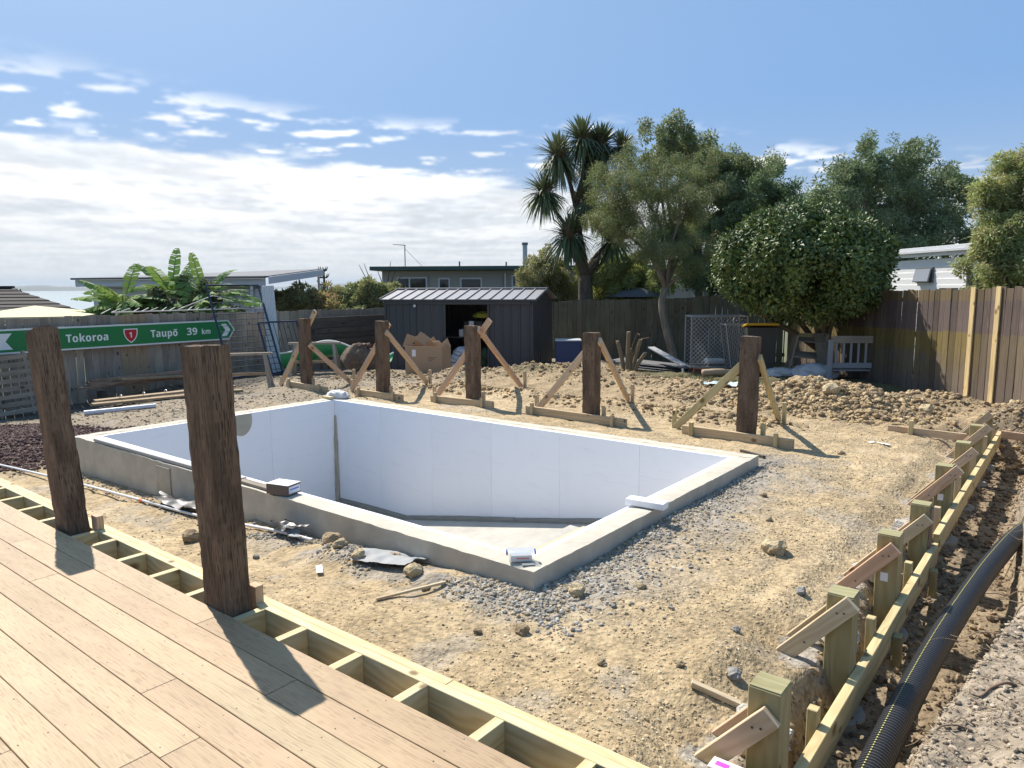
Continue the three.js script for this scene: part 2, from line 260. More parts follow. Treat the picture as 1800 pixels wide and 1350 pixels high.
const MOUNDS = [[-3.15, -10.8, 0.30, 1.15, 0.7], [-2.3, -10.7, 0.10, 0.8, 0.6], [-5.2, -11.2, 0.16, 1.1, 0.7], [-4.5, -10.2, 0.10, 0.7, 0.35], [-6.9, -11.5, 0.22, 1.3, 0.6], [-8.6, -11.5, 0.23, 1.2, 0.55], [-10.2, -11.0, 0.2, 1.0, 0.5], [-11.7, -10.2, 0.16, 0.9, 0.5], [-6.2, -9.1, 0.10, 1.5, 0.3], [-3.9, -9.0, 0.10, 0.9, 0.3], [-8.3, -9.2, 0.08, 1.0, 0.3], [-1.55, -11.7, 0.17, 0.75, 0.4], [-0.55, -11.0, 0.22, 0.35, 0.7], [-11.4, -3.3, 0.16, 1.3, 0.8], [-10.2, -3.5, 0.10, 0.8, 0.5], [-3.95, -2.98, 0.075, 0.5, 0.16], [-2.95, -3.04, 0.04, 0.35, 0.12], [-1.9, -3.7, 0.03, 0.35, 0.5]];
const POSTS_RETAIN = [-2.57, -3.62, -4.70, -5.76, -6.81, -7.93, -8.99, -9.9];
const bankEdge = (z) => z > -5.1 ? lerp(-0.18, -0.43, sstep(-5.2, -2.6, z)) + 0.02 : lerp(-0.18, -0.36, sstep(-5.2, -7.2, z)) + 0.02;
function baseHeight(x, z) {
  let s = 0, w = 0;
  for (const [px, pz, h] of HEIGHTS) { const d = (x - px) ** 2 + (z - pz) ** 2 + 0.15, k = 1 / (d * d); s += k * h; w += k; }
  return s / w;
}
function rough(x, z) { // how lumpy the soil is
  return clamp(0.28 + 0.9 * sstep(-8.2, -10, z) * sstep(-13, -10, x) + 0.25 * sstep(-9, -11, x) + 0.5 * sstep(-0.75, -0.3, x), 0, 1.3);
}
function gh(x, z) {
  let y = baseHeight(x, z);
  for (const [mx, mz, h, rx, rz] of MOUNDS) { const q = ((x - mx) / rx) ** 2 + ((z - mz) / rz) ** 2; if (q < 6) y += h * Math.exp(-q * 1.2) * (0.75 + 0.5 * fbm(x * 2.3, z * 2.3, 3, 7)); }
  const r = rough(x, z);
  y += (fbm(x * 1.3, z * 1.3, 4, 3) - 0.5) * 0.085 * (0.5 + r) + (fbm(x * 7, z * 7, 3, 8) - 0.5) * 0.045 * r + (vnoise(x * 21, z * 21, 12) - 0.5) * 0.02 * r;
  { const rut = Math.abs(fbm(x * 1.1 + 30, z * 0.7 + 5, 3, 91) - 0.5), foot = vnoise(x * 4.2, z * 4.2, 93); y -= 0.014 * sstep(0.035, 0.0, rut) * (x < -1.1 ? 1 : 0) + 0.012 * sstep(0.78, 0.9, foot); }
  // the drain trench beside the retaining posts
  if (z < -1.4 && z > -11.2) {
    const e = bankEdge(z), along = sstep(-11.2, -10.2, z), wv = (fbm(z * 3, x * 3, 3, 61) - 0.5) * 0.09;
    y -= 0.10 * along * sstep(-1.3, -0.98, x + wv) * sstep(e + 0.1, e, x);
    const tr = sstep(-0.98, -0.76, x + wv) * (1 - sstep(e - 0.10, e + 0.03, x + wv * 0.8));
    y = lerp(y, -0.40 + (fbm(x * 9, z * 9, 3, 66) - 0.5) * 0.07, tr * along);
    for (const pz of POSTS_RETAIN) { const q = ((x + 1.04) / 0.27) ** 2 + ((z - pz) / 0.2) ** 2; if (q < 4) y = lerp(y, Math.min(y, -0.12), 0.8 * Math.exp(-q) * along); }
    if (x > e) y = lerp(y, 0.04 + 0.16 * sstep(e, e + 0.9, x) + 0.05 * sstep(-4, -8, z) + (fbm(x * 5, z * 5, 4, 68) - 0.5) * 0.09 + (fbm(x * 18, z * 18, 3, 69) - 0.5) * 0.03, sstep(e, e + 0.06, x) * along);
  }
  if (x > POOL.x0 - 0.5 && x < POOL.x1 + 0.5 && z > POOL.z0 - 0.5 && z < POOL.z1 + 0.5) y = Math.min(y, 0.07);
  if (z > -2.1) y = Math.min(y, 0.032 + 0.006 * (vnoise(x * 30, z * 30, 4) - 0.5)); // under the deck frame
  return y;
}
// what the soil is made of at a place: returns a linear base colour
function soil(x, z) {
  const n = fbm(x * 0.9, z * 0.9, 4, 21), n2 = fbm(x * 4, z * 4, 4, 22), n3 = fbm(x * 16, z * 16, 3, 23), n4 = vnoise(x * 55, z * 55, 24);
  let c = mix3([0.46, 0.345, 0.195], [0.615, 0.475, 0.285], clamp(n * 1.1 + (n2 - 0.5) * 0.9, 0, 1));
  c = mix3(c, [0.64, 0.515, 0.335], 0.55 * sstep(0.56, 0.75, n2 * 0.6 + n * 0.4));
  c = mix3(c, [0.36, 0.275, 0.175], 0.42 * sstep(0.56, 0.74, n3 * 0.7 + n4 * 0.3));
  // brown topsoil at the back and the left
  const back = sstep(-8.3, -10.4, z + (n2 - 0.5) * 1.6);
  c = mix3(c, mix3([0.29, 0.21, 0.125], [0.49, 0.365, 0.21], clamp(n2 * 1.2 - 0.1 + (n3 - 0.5), 0, 1)), back * 0.8);
  c = mix3(c, mix3([0.20, 0.165, 0.12], [0.40, 0.335, 0.25], n3), 0.85 * sstep(-8.8, -10.8, x + (n2 - 0.5) * 2));
  c = mix3(c, [0.115, 0.098, 0.08], 0.85 * sstep(-13.2, -14.4, x + (n2 - 0.5) * 1.2));  // ground by the left fence darkened, the fence shade put into the colour
  // dark red scoria heap
  const sc = Math.hypot((x + 11.3) / 2.1, (z + 3.4) / 1.25) + (n2 - 0.5) * 0.7;
  c = mix3(c, mix3([0.075, 0.04, 0.036], [0.17, 0.105, 0.09], n3), sstep(1.1, 0.8, sc));
  // grass and leaf litter under the tree
  const gr = sstep(-12.6, -13.6, z + 0.35 * (x + 3) + (n2 - 0.5) * 1.3) * sstep(-9.6, -8.2, x);
  c = mix3(c, mix3([0.085, 0.085, 0.035], [0.20, 0.175, 0.085], n3), gr * 0.92);
  // blue grey drainage metal spread beside the pool
  const side = Math.max(sstep(-1.6, -2.15, x + (n2 - 0.5) * 1.2) * sstep(-2.7, -3.4, z + (n3 - 0.5) * 0.5) * sstep(-7.7, -7.1, z + (n2 - 0.5) * 0.8) * (x > -2.7 ? 1 : 0) * (0.35 + 0.65 * sstep(0.34, 0.52, n2 + (n - 0.5) * 0.5)), sstep(-2.55, -2.95, z + (n2 - 0.5) * 0.55) * (z > -3.6 ? 1 : 0) * sstep(-5.4, -4.4, x) * sstep(-1.9, -2.4, x) * sstep(0.38, 0.55, n2));
  c = mix3(c, mix3([0.21, 0.21, 0.208], [0.40, 0.395, 0.385], n3 * 0.7 + n4 * 0.3), side * 0.72);
  const spots = sstep(0.64, 0.76, fbm(x * 2.6 + 7, z * 2.6, 4, 29)) * sstep(-0.9, -1.3, x) * (z > -8 ? 1 : 0); c = mix3(c, [0.36, 0.345, 0.32], spots * 0.4);
  // crumbs of set concrete at the post footings
  for (const pz of POSTS_RETAIN) { const q = Math.hypot((x + 0.98) / 0.15, (z - pz + 0.02) / 0.2) + (n3 - 0.5) * 0.9; c = mix3(c, mix3([0.3, 0.295, 0.28], [0.5, 0.49, 0.46], n4), 0.8 * sstep(1.1, 0.75, q)); }
  // dry grey topsoil on the bank, trench clay painted darker for the shade down there
  const e = bankEdge(z); if (z > -12) { c = mix3(c, mix3([0.29, 0.235, 0.17], [0.48, 0.40, 0.305], clamp(n3 * 0.8 + (n2 - 0.5) * 0.7 + 0.1, 0, 1)), sstep(e - 0.1, e + 0.05, x)); c = mix3(c, mix3([0.19, 0.145, 0.095], [0.36, 0.28, 0.185], n3), 0.85 * sstep(-1.0, -0.85, x) * (1 - sstep(e - 0.1, e, x))); }
  const k = 0.86; return [c[0] * k, c[1] * k, c[2] * k];
}
{
  const line = (a, b, step) => { const r = [a]; while (r[r.length - 1] < b) r.push(r[r.length - 1] + step(r[r.length - 1])); return r; };
  const xs = line(-16.6, 1.6, (x) => clamp(0.018 + 0.0058 * Math.abs(x + 0.4), 0.021, 0.07)), zs = line(-19.2, -0.9, (z) => clamp(0.012 + 0.0058 * Math.abs(z), 0.024, 0.075));
  const nx = xs.length, nz = zs.length, pos = new Float32Array(nx * nz * 3), col = new Float32Array(nx * nz * 3), uv = new Float32Array(nx * nz * 2), idx = [];
  for (let j = 0; j < nz; j++) for (let i = 0; i < nx; i++) { const k = j * nx + i, x = xs[i], z = zs[j]; const y = gh(x, z); pos.set([x, y, z], k * 3); col.set(soil(x, z), k * 3); uv.set([(x - y) / 1.3, (z + y * 0.6) / 1.3], k * 2); }
  const inPool = (x, z) => x > POOL.x0 + 0.06 && x < POOL.x1 - 0.06 && z > POOL.z0 + 0.06 && z < POOL.z1 - 0.06;
  for (let j = 0; j < nz - 1; j++) for (let i = 0; i < nx - 1; i++) { if (inPool(xs[i], zs[j]) && inPool(xs[i + 1], zs[j + 1])) continue; const a = j * nx + i, b = a + nx; idx.push(a, b, a + 1, a + 1, b, b + 1); }
  const g = new THREE.BufferGeometry(); g.setAttribute('position', new THREE.BufferAttribute(pos, 3)); g.setAttribute('color', new THREE.BufferAttribute(col, 3)); g.setAttribute('uv', new THREE.BufferAttribute(uv, 2)); g.setIndex(idx); g.computeVertexNormals();
  structure('ground', g, std({ map: M.dirtTex, bumpMap: M.dirtBump, bumpScale: 0.016, vertexColors: true, roughness: 0.97, color: lin(1.0, 1.0, 1.0) }), 'bare ochre clay yard with gravel and heaps of soil');
  console.log('ground', nx, nz);
}
// land outside the fences, falling away to the water, one sheet to the horizon
{
  const pos = [], idx = [], N = 96, rings = [14.5, 18, 22, 27, 34, 45, 65, 100, 160, 260, 420, 700, 1100];
  const fall = (r) => -0.75 - 36 * sstep(20, 900, r) - 1.4 * sstep(16, 40, r);
  rings.forEach((r, k) => { for (let i = 0; i < N; i++) { const a = i / N * Math.PI * 2; pos.push(-8 + Math.cos(a) * r, fall(r) - (k ? 0 : 0.3) + (vnoise(Math.cos(a) * 6 + 20, Math.sin(a) * 6 + k * 3, 3) - 0.5) * Math.min(3, r * 0.03), -9.5 + Math.sin(a) * r); } });
  for (let k = 0; k < rings.length - 1; k++) for (let i = 0; i < N; i++) { const a = k * N + i, b = k * N + (i + 1) % N; idx.push(a, b, a + N, b, b + N, a + N); }
  const g = new THREE.BufferGeometry(); g.setAttribute('position', new THREE.Float32BufferAttribute(pos, 3)); g.setIndex(idx); g.computeVertexNormals();
  structure('terrain', g, std({ color: lin(0.10, 0.11, 0.055), roughness: 1 }), 'grassy slope falling away beyond the fences');
  const sea = new THREE.CircleGeometry(26000, 96); sea.rotateX(-Math.PI / 2);
  const sm = new THREE.MeshPhysicalMaterial({ color: lin(0.10, 0.17, 0.20), roughness: 0.42, bumpMap: noiseBump(201, 512, 32, 4), bumpScale: 1.2, ior: 1.33 });
  const su = sea.attributes.uv; for (let i = 0; i < su.count; i++) su.setXY(i, su.getX(i) * 400, su.getY(i) * 400);
  const s = structure('sea', sea, sm, 'pale silvery sea out to the horizon'); s.position.y = -36.5;
  // low islands on the horizon
  const isl = (x0, x1, dist, h, sd) => { const p = [], ix = [], n = 60; for (let i = 0; i <= n; i++) { const t = i / n, a = lerp(x0, x1, t), hx = h * Math.sin(Math.PI * t) ** 0.5 * (0.35 + 0.9 * fbm(t * 7, 1, 4, sd)); const dx = -Math.sin(YAW - a), dz = -Math.cos(YAW - a); for (const [k, y] of [[1, -36.6], [1.02, -36.6 + hx * 0.8], [1.06, -36.6 + hx], [1.12, -36.6]]) p.push(dx * dist * k, y, dz * dist * k); } for (let i = 0; i < n; i++) for (let j = 0; j < 3; j++) { const a = i * 4 + j, b = a + 4; ix.push(a, b, a + 1, a + 1, b, b + 1); } const g2 = new THREE.BufferGeometry(); g2.setAttribute('position', new THREE.Float32BufferAttribute(p, 3)); g2.setIndex(ix); g2.computeVertexNormals(); return g2; };
  structure('hills', mergeGeometries([isl(-0.66, -0.50, 11000, 70, 3), isl(-0.34, 0.02, 15000, 120, 5), isl(-0.30, -0.16, 12000, 60, 8)]), std({ color: lin(0.07, 0.085, 0.05), roughness: 1 }), 'low islands along the horizon');
}
// loose soil, gravel and crumbs: nobody could count them
function scatter(name, label, category, n, geo, mat, place, cols) {
  const im = new THREE.InstancedMesh(geo, mat, n), m = new THREE.Matrix4(), q = new THREE.Quaternion(), e = new THREE.Euler(), c = new THREE.Color(); let k = 0, tries = 0;
  while (k < n && tries++ < n * 30) { const r = place(); if (!r) continue; const [x, z, s, sink = 0.25] = r; e.set(rr(-0.5, 0.5), rr(0, 6.28), rr(-0.5, 0.5)); q.setFromEuler(e); m.compose(V(x, gh(x, z) + s * sink, z), q, V(s * rr(0.7, 1.3), s * rr(0.6, 1.1), s)); im.setMatrixAt(k, m); const t = pick(cols), j = rr(0.8, 1.2); c.setRGB(t[0] * j, t[1] * j, t[2] * j); im.setColorAt(k, c); k++; }
  im.count = k; im.name = unique(name); tag(im, label, category, null, 'stuff'); scene.add(im); return im;
}
{
  const sm = std({ roughness: 0.98, map: M.dirtTex });
  const inYard = (x, z) => !(x > POOL.x0 - 0.02 && x < POOL.x1 + 0.02 && z > POOL.z0 - 0.02 && z < POOL.z1 + 0.02) && z < -2.05;
  seed(501);
  scatter('gravel', 'grey drainage gravel spread round the pool wall', 'gravel', 6500, stone(3, 0.7, 0), sm, () => {
    let x, z; const t = rnd();
    if (t < 0.5) { x = POOL.x1 + 0.01 - Math.log(1 - rnd() * 0.985) * lerp(0.05, 0.19, sstep(-7, -3.4, z = -7.1 + 4.15 * rnd() ** 0.7)); }
    else if (t < 0.92) { x = rr(-5.0, -1.9); z = POOL.z1 + 0.02 + Math.abs(rr(-0.3, 0.3) + rr(-0.12, 0.12)); if (fbm(x * 2.2, z * 2.2, 3, 44) < 0.44) return null; }
    else { x = rr(-8.8, -5); z = POOL.z1 + 0.02 + Math.abs(rr(-0.25, 0.25)); }
    return inYard(x, z) ? [x, z, 0.0045 + 0.013 * rnd() ** 3, 0.3] : null; }, [[0.43, 0.405, 0.355], [0.32, 0.30, 0.265], [0.54, 0.51, 0.45], [0.47, 0.375, 0.24], [0.38, 0.35, 0.30]]);
  scatter('soil_crumbs', 'loose ochre clay crumbs over the yard', 'soil', 36000, stone(5, 0.6, 0), sm, () => {
    const d = rnd() ** 1.5, x = -1.0 - 9 * d * rnd() - 0.6 * rnd(), z = -2.05 - 7.5 * rnd() ** 1.4; if (!inYard(x, z) || fbm(x * 1.7, z * 1.7, 3, 45) < 0.36) return null; return [x, z, 0.002 + 0.009 * rnd() ** 8, 0.15]; }, [[0.62, 0.48, 0.28], [0.56, 0.43, 0.25], [0.70, 0.58, 0.38], [0.48, 0.37, 0.22]]);
  scatter('soil_clods', 'broken clods of clay on the heaps behind the posts', 'soil', 19000, stone(8, 0.75, 0), sm, () => {
    const m = rnd() < 0.42 ? MOUNDS[rnd() < 0.75 ? 0 : 1] : pick(MOUNDS.slice(0, 13)), x = m[0] + (rr(-1, 1) + rr(-1, 1)) * m[3] * 0.75, z = m[1] + (rr(-1, 1) + rr(-1, 1)) * m[4] * 0.8; if (z > -8.3 || z < -13 || x > -0.3) return null; return [x, z, 0.008 + 0.045 * rnd() ** 6, 0.3]; }, [[0.54, 0.40, 0.215], [0.47, 0.34, 0.185], [0.60, 0.465, 0.275], [0.38, 0.275, 0.16], [0.31, 0.225, 0.14]]);
  scatter('scoria', 'dark red scoria stones heaped near the pallet', 'gravel', 9000, stone(9, 0.8, 0), sm, () => { const a = rr(0, 6.28), d = Math.sqrt(rnd()) * 1.1, x = -11.3 + Math.cos(a) * d * 2.1, z = -3.4 + Math.sin(a) * d * 1.3; return [x, z, 0.012 + 0.022 * rnd() ** 2, 0.25]; }, [[0.13, 0.07, 0.062], [0.085, 0.046, 0.042], [0.19, 0.12, 0.10]]);
  scatter('bank_soil', 'dry crumbling topsoil on the bank beside the drain pipe', 'soil', 16000, stone(12, 0.8, 0), sm, () => { const z = -1.6 - 7 * rnd() ** 1.5, e = bankEdge(z), x = e - 0.06 + 1.0 * rnd() ** 1.3; return [x, z, 0.003 + 0.013 * rnd() ** 4, 0.25]; }, [[0.46, 0.38, 0.28], [0.39, 0.315, 0.23], [0.52, 0.44, 0.33], [0.32, 0.255, 0.18]]);
  scatter('trench_soil', 'clods lying in the drain trench, coloured darker for its shade', 'soil', 3500, stone(13, 0.8, 0), sm, () => { const z = rr(-10.5, -1.8), x = rr(-0.95, bankEdge(z)); return [x, z, 0.006 + 0.024 * rnd() ** 3, 0.25]; }, [[0.24, 0.18, 0.12], [0.17, 0.125, 0.085], [0.36, 0.27, 0.17]]);  // clod colours carry the shade of the trench
  scatter('soil_lumps', 'stony brown soil along the far and left sides of the pool', 'soil', 9000, stone(14, 0.75, 0), sm, () => { const x = rr(-14.5, -8.9), z = rr(-12, -2.2); return [x, z, 0.007 + 0.022 * rnd() ** 4, 0.25]; }, [[0.34, 0.28, 0.20], [0.26, 0.21, 0.15], [0.42, 0.35, 0.26]]);
  // straw, twigs and dead roots on the bank
  const bit = new THREE.CylinderGeometry(0.35, 0.25, 1, 4, 1); bit.rotateZ(Math.PI / 2);
  const im = new THREE.InstancedMesh(bit, std({ roughness: 1 }), 2600), mm = new THREE.Matrix4(), cc = new THREE.Color();
  for (let i = 0; i < 2600; i++) { const z = -1.7 - 7 * rnd() ** 1.4, x = i % 5 ? bankEdge(z) + 0.9 * rnd() ** 1.2 : rr(-6, -1), zz = i % 5 ? z : rr(-8, -2.1), L = rr(0.012, 0.06); if (!inYard(x, zz)) continue; mm.compose(V(x, gh(x, zz) + 0.006, zz), new THREE.Quaternion().setFromEuler(new THREE.Euler(0, rr(0, 6.28), rr(-0.35, 0.35))), V(L, rr(0.0025, 0.006), rr(0.0025, 0.006))); im.setMatrixAt(i, mm); const t = pick([[0.5, 0.42, 0.28], [0.36, 0.27, 0.18], [0.22, 0.16, 0.11]]); im.setColorAt(i, cc.setRGB(...t)); }
  im.name = 'straw_litter'; tag(im, 'dry straw and twig litter on the bank', 'litter', null, 'stuff'); scene.add(im);
  const bl = new THREE.BufferGeometry(); bl.setAttribute('position', new THREE.Float32BufferAttribute([-0.05, 0, 0, 0.05, 0, 0, 0.02, 0.6, 0.1, -0.05, 0, 0, 0.02, 0.6, 0.1, -0.02, 0.6, 0.1, -0.02, 0.6, 0.1, 0.02, 0.6, 0.1, 0, 1, 0.35], 3)); bl.computeVertexNormals();
  const gi = new THREE.InstancedMesh(bl, std({ roughness: 0.9, side: THREE.DoubleSide }), 9000); let k = 0;
  for (let i = 0; i < 30000 && k < 9000; i++) { const x = rr(-9.5, -2), z = rr(-17, -12.2), n2 = fbm(x * 4, z * 4, 4, 22); if (sstep(-12.6, -13.6, z + 0.35 * (x + 3) + (n2 - 0.5) * 1.3) < 0.4 || vnoise(x * 2, z * 2, 88) < 0.35) continue; if (x > -0.68 - (-12.3 - z) * 0.856 - 0.1) continue; const h = rr(0.03, 0.09); mm.compose(V(x, gh(x, z), z), new THREE.Quaternion().setFromEuler(new THREE.Euler(rr(-0.4, 0.4), rr(0, 6.28), 0)), V(h * 1.2, h, h)); gi.setMatrixAt(k, mm); gi.setColorAt(k, cc.setRGB(...pick([[0.12, 0.15, 0.05], [0.2, 0.19, 0.09], [0.085, 0.11, 0.035]]))); k++; }
  gi.count = k; gi.name = 'grass'; tag(gi, 'thin rough grass in front of the back fence', 'grass', null, 'stuff'); scene.add(gi);
}
// ---------- deck ----------
{
  seed(900);
  const deck = thing('timber_deck', 'new reddish hardwood deck on an open pine frame', 'deck', [-3, 0.03, -0.7]);
  const joistX = []; for (let k = -7; k < 20; k++) { let x = -1.58 - 0.3925 * k; if (Math.abs(x + 3.145) < 0.06) x = -3.095; if (Math.abs(x + 5.11) < 0.06) x = -4.985; joistX.push(x); }
  const joints = { 0: [-3.14], 1: [-5.08, -2.36], 2: [-4.32], 3: [-2.75], 4: [-5.5], 5: [-2.36], 6: [-4.7], 7: [-2.75] };
  for (let r = 0; r < 17; r++) {
    const z = -1.74 + 0.07 + 0.144 * r; let cuts = [-9.2, ...(joints[r] ?? [pick([-3.9, -2.75, -1.58])]), 1.15].sort((a, b) => a - b);
    const all = [cuts[0]]; for (let i = 1; i < cuts.length; i++) { if (cuts[i] - all[all.length - 1] > 4.4) all.push(lerp(all[all.length - 1], cuts[i], 0.48)); all.push(cuts[i]); }
    for (let i = 0; i + 1 < all.length; i++) wpart(deck, 'deck_board', cbox(all[i + 1] - all[i] - 0.002, 0.025, 0.1408, 0.0018), pick(M.deck), [(all[i] + all[i + 1]) / 2, 0.1875 + rr(-0.0006, 0.0006), z + rr(-0.0008, 0.0008)]);
  }
  for (const x of joistX) { if (x < -9.1 || x > 1.1) continue; const j = wpart(deck, 'joist', cbox(0.045, 0.14, 2.50, 0.002), pick(M.pine), [x, 0.1045, -1.9195 + 1.25]); }
  for (const [x0, x1] of [[-9.2, -4.6], [-4.597, 1.1]]) { wpart(deck, 'rim_joist', cbox(x1 - x0, 0.14, 0.045, 0.002), M.pine[0], [(x0 + x1) / 2, 0.105, -1.943]); }
  for (const [x0, x1] of [[-9.2, -5.9], [-5.897, -1.9], [-1.897, 1.1]]) wpart(deck, 'rim_joist', cbox(x1 - x0, 0.138, 0.045, 0.002), M.pine[2], [(x0 + x1) / 2, 0.1035, -1.9905]);
  wpart(deck, 'packer_block', cbox(0.07, 0.10, 0.045, 0.002), M.pink[0], [-3.19, 0.215, -1.9435]);
  wpart(deck, 'packer_block', cbox(0.08, 0.09, 0.045, 0.002), M.pink[1], [-5.02, 0.222, -1.9435]);
  // screw heads in pairs at the joists
  const sg = new THREE.CylinderGeometry(0.0032, 0.0032, 0.002, 6), sc = new THREE.InstancedMesh(sg, glossy([0.2, 0.15, 0.11], 0.6, 0.3), 17 * joistX.length * 2), mm = new THREE.Matrix4(); let k = 0;
  for (let r = 0; r < 17; r++) for (const x of joistX) for (const s of [-0.045, 0.045]) { if (x < -9 || x > 1.0) continue; mm.makeTranslation(x + rr(-0.006, 0.006) + 3, 0.2005 - 0.03, -1.67 + 0.144 * r + s + rr(-0.005, 0.005) + 0.7); sc.setMatrixAt(k++, mm); }
  sc.count = k; sc.name = 'screw_heads'; sc.userData.kind = 'stuff'; deck.add(sc);
}
// ---------- sleeper posts ----------
{
  seed(930);
  const up = (base, top, label, s, mat, w = 0.19, d = 0.148) => { // base and top: the middle of the post at foot and head
    const t = thing('sleeper_post', label, 'post', [base.x, base.y, base.z], 'old timber pergola posts'), dir = top.clone().sub(base), L = dir.length();
    const m = part(t, 'timber', roughBox(w, L, d, 0.0045, s, [8, 70, 6]), mat); m.quaternion.setFromUnitVectors(V(0, 1, 0), dir.normalize()); return t; };
  const g1 = gh(-5.1, -1.85), g2 = gh(-3.2, -1.82);
  up(V(-3.222, g2, -1.817), V(-3.296, 1.475, -1.812), 'weathered brown sleeper post standing at the deck edge, second from the left', 31, M.sleeper[0]);
  up(V(-5.075, g1, -1.832), V(-5.40, 1.48, -1.845), 'leaning brown sleeper post at the deck edge in front of the road sign', 47, M.sleeper[2], 0.2, 0.135);
}
// ---------- the row of braced posts beyond the pool ----------
{
  seed(950);
  const rows = [
    { x: -11.07, h: 1.27, L: [-12.05, -8.35], Lt: [-10.88, 1.32], Rf: [-10.75, -8.75], Rt: 0.72, b: [-11.55, -10.35], say: 'braced sleeper post in front of the sawhorses and green slide' },
    { x: -9.02, h: 1.25, L: [-9.95, -8.3], Lt: [-8.95, 1.15], Rf: [-9.45, -9.45], Rt: 1.02, b: [-9.6, -8.45], say: 'braced sleeper post in front of the open cardboard box' },
    { x: -7.04, h: 1.17, L: [-7.95, -8.35], Lt: [-6.8, 1.26], Rf: [-7.66, -9.97], Rt: 1.13, b: [-7.82, -6.58], say: 'braced sleeper post in front of the shed doorway' },
    { x: -5.0, h: 1.16, L: [-5.95, -8.3], Lt: [-5.05, 1.0], Rf: [-5.39, -9.68], Rt: 1.05, b: [-5.99, -4.42], say: 'braced sleeper post in front of the cut stakes and blue box' },
    { x: -2.94, h: 1.17, L: [-3.85, -8.45], Lt: [-2.95, 0.95], Rf: [-2.94, -9.12], Rt: 0.95, b: [-3.67, -2.38], say: 'dark stained braced sleeper post nearest the camellia tree', dark: 1 }];
  rows.forEach((r, i) => {
    const y0 = gh(r.x, -8) - 0.03, t = thing('braced_post', r.say, 'post', [r.x, y0, -8], 'braced posts beyond the pool');
    const m = part(t, 'post', roughBox(0.19, r.h + 0.03, 0.15, 0.006, 60 + i * 7, [6, 30, 5]), M.sleeper[r.dark ? 1 : i % 2 ? 0 : 2]); m.rotation.z = [0.012, -0.01, 0.012, 0.004, -0.01][i];
    const pm = r.dark ? M.rail[1] : null;
    const g = (x, z) => gh(x, z);
    beam(t, 'base_board', V(r.b[0], g(r.b[0], -7.9) + 0.05, -7.902), V(r.b[1], g(r.b[1], -7.9) + 0.05, -7.898), 0.045, 0.11, M.pink[2]);
    beam(t, 'brace', V(r.L[0], g(r.L[0], r.L[1]) + 0.03, -8.105), V(r.Lt[0], r.Lt[1], -8.105), 0.042, 0.085, pm ?? M.pink[i % 3 === 0 ? 0 : 1]);
    const rz = -8.16, rx = r.x + 0.118; beam(t, 'brace', V(rx, r.Rt, -7.99), V(r.Rf[0], g(...r.Rf) + 0.03, r.Rf[1]), 0.042, 0.085, pm ?? M.pink[(i + 1) % 2]);
    const peg = (x, z, h) => wpart(t, 'peg', cbox(0.045, h + 0.15, 0.045, 0.003), pm ?? M.pink[2], [x, g(x, z) + (h - 0.15) / 2, z]);
    peg(r.b[0] + 0.13, -7.855, 0.16); peg(r.b[1] - 0.18, -7.855, 0.14); peg(r.x + 0.19, -8.0, 0.2); peg(r.L[0] - 0.05, -8.16, 0.22); peg(r.Rf[0] + 0.05, r.Rf[1] - 0.03, 0.28);
  });
}
